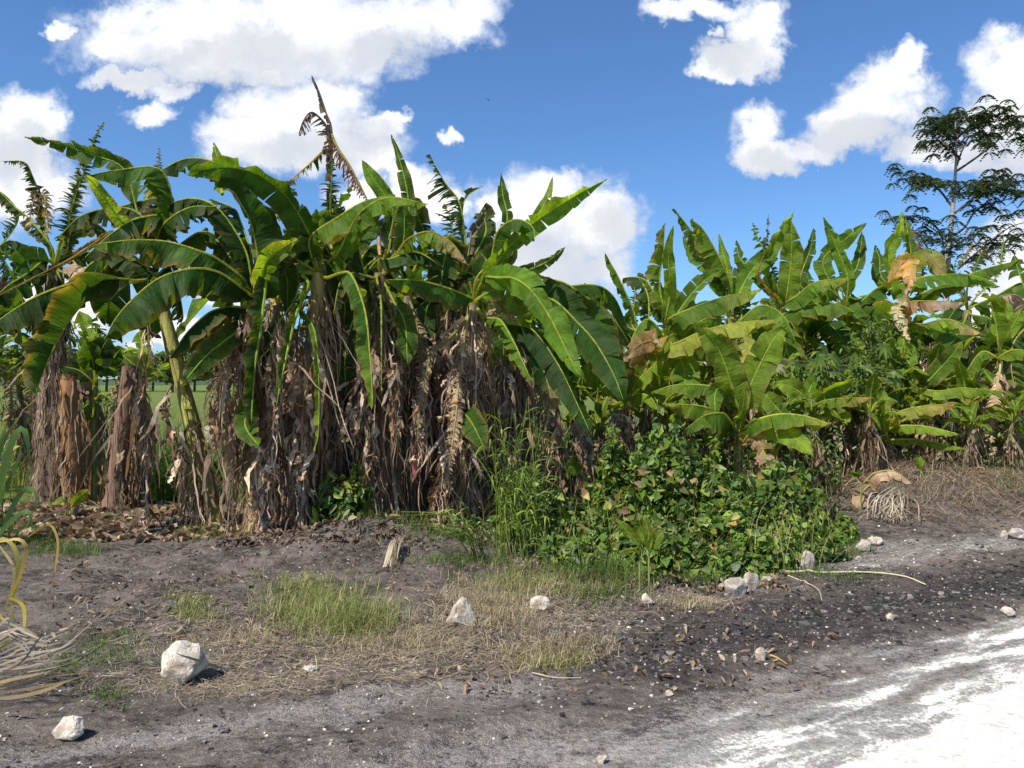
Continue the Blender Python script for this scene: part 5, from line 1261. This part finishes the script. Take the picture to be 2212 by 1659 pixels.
for k in range(16): clusters.append(at(2140+R.normal()*36, 398+R.normal()*14, TY+R.normal()*.5))
for k in range(10): clusters.append(at(2200+R.normal()*16, 290+R.normal()*16, TY+R.normal()*.5))
mb = MB(); TG = np.array([(.030, .055, .018), (.045, .075, .022), (.022, .04, .018), (.07, .10, .03)])
for c in clusters:
    nf = R.integers(5, 8); a0 = R.uniform(0, 6.28)
    for k in range(nf):
        a = a0+k*6.28/nf+R.normal()*.2; d = np.array([math.cos(a), math.sin(a), 0]); L = R.uniform(.12, .21); tt = np.linspace(0, 1, 6)[:, None]
        rp = c+d*L*tt+np.array([0, 0, 1])*L*(.25*tt-1.0*tt**2)
        ribbons(mb, rp[None], np.full((1, 6), .006), np.array([[-d[1], d[0], 0]]), TG[:1])
        m = 10; f = np.repeat(np.linspace(.25, 1, m//2), 2); sgn = np.tile([1, -1], m//2)[:, None]; b = c+d*L*f[:, None]+np.array([0, 0, 1])*(L*(.25*f-1.0*f**2))[:, None]
        sd = np.array([-d[1], d[0], 0])*sgn*.8+d*.4+np.array([0, 0, -.45]); e1 = b+nrm(sd)*.062
        ribbons(mb, np.stack([b, (b+e1)/2, e1], 1), np.tile([.018, .056, .014], (m, 1)), nrm(np.tile(d, (m, 1))), pick(TG, m))
mb.build('crown', M_VINE, tree)

# palmate weed tree with pale stem among the right-hand bananas
PY = 10.4; b = base_pt(1755, PY)
e = empty('palmate_plant', b, 'dark palmate-leaved plant on a thin pale stem between the young bananas', 'plant')
mb = MB(); pt, _ = spline([b, at(1766, 930, PY), at(1780, 850, PY), at(1790, 800, PY)], 20); tube(mb, pt, np.linspace(.032, .014, 20), (.42, .40, .33), 7, .04); mb.build('stem', M_STEM, e)
mb = MB()
for k in range(34):
    c = at(1790+R.normal()*62, 790+R.normal()*20, PY+R.normal()*.3); p2, _ = spline([pt[-1], (pt[-1]+c)/2+[0, 0, .05], c], 8); tube(mb, p2, .005, (.12, .16, .06), 4)
    N_ = nrm(R.normal(size=3)*.4+[0, -.6, .7]); A = nrm(np.cross(N_, [.3, 1, .2])); B = np.cross(N_, A)
    for q in range(8):
        a = q*.75; d = A*math.cos(a)+B*math.sin(a); tt = np.linspace(0, 1, 4)[:, None]; P = c+d*.15*tt+np.array([0, 0, -1])*.08*tt**2; ribbons(mb, P[None], np.array([[.012, .045, .035, .004]]), np.cross(N_, d)[None], pick(VINE*.75, 1))
mb.build('foliage', M_VINE, e)
# climbing vine hanging in front of the dark gap beside it
e = empty('climbing_vine', at(1900, 720, 11.0), 'small-leaved climbing vine hanging between the right-hand bananas, under the withered drooping leaf', 'vine')
mb = MB(); n = 900; uu = R.normal(1895, 30, n); vv = R.uniform(690, 900, n)
P = np.array([at(a, b_, 10.9+.25*R.normal()) for a, b_ in zip(uu, vv)]); leafcloud(mb, P, R.normal(size=(n, 3))+[0, -1, .5], .07, VINE*.9, shape='lance'); mb.build('foliage', M_VINE, e)

# far trees seen between the left trunks and beyond the grove
def far_tree(x, y, h, r, label, pal=VINE*.8):
    e = empty('field_tree', (x, y, float(gz(x, y))), label, 'tree', 'trees across the field')
    mb = MB(); pt, _ = spline([(x, y, -.2), (x+.1, y, h*.3), (x, y, h*.7)], 8); tube(mb, pt, np.linspace(.3, .1, 8), (.12, .10, .08), 7); mb.build('trunk', M_STEM, e)
    mb = MB(); n = 900; q = R.normal(size=(n, 3)); q = nrm(q)*R.uniform(.5, 1, (n, 1)); k = 1+.35*vnoise(q[:, 0]*3+x, q[:, 2]*3+y, 3)[:, None]
    P = np.array([x, y, h*.62])+q*k*np.array([r, r, h*.40]); leafcloud(mb, P, q+R.normal(size=(n, 3))*.6, .9, pal); mb.build('crown', M_VINE, e)
FT = 'rounded dark green tree far across the field, seen through the trunks'
for u, Yd, h, r in [(40,150,9,6),(110,170,8,7),(230,160,10,7),(330,175,9,8),(372,150,8,5),(420,165,9,7),(520,180,10,8),(640,170,9,7),(760,165,9,7),(880,175,9,8),(1050,170,9,8),(1180,165,9,8),(1380,170,10,8),(1700,180,10,9),(2020,170,10,8),(2250,175,10,8),(-120,160,9,8)]:
    far_tree((u-1106)/FOC*Yd, Yd, h, r, FT)

# bird
bp = at(1055, 216, 45.0); mb = MB()
pt, _ = spline([bp+[0, -.09, 0], bp, bp+[0, .09, .01], bp+[0, .14, .0]], 9); tube(mb, pt, [.003, .015, .024, .027, .024, .018, .012, .015, .001], (.02, .02, .02), 7)
ribbons(mb, np.array([[bp+[-.18, -.02, .10], bp+[-.09, .0, .06], bp, bp+[.09, .0, .05], bp+[.18, -.02, .09]]]), np.array([[.01, .05, .07, .05, .01]]), np.array([[0, 1., 0]]), np.array([[.02, .02, .02]]))
o = mb.build('bird', M_STEM, origin=bp); tag(o, 'tiny dark bird flying high in the clear blue middle of the sky', 'bird')

# every thing gets its own suffix-free kind name; nothing else to do
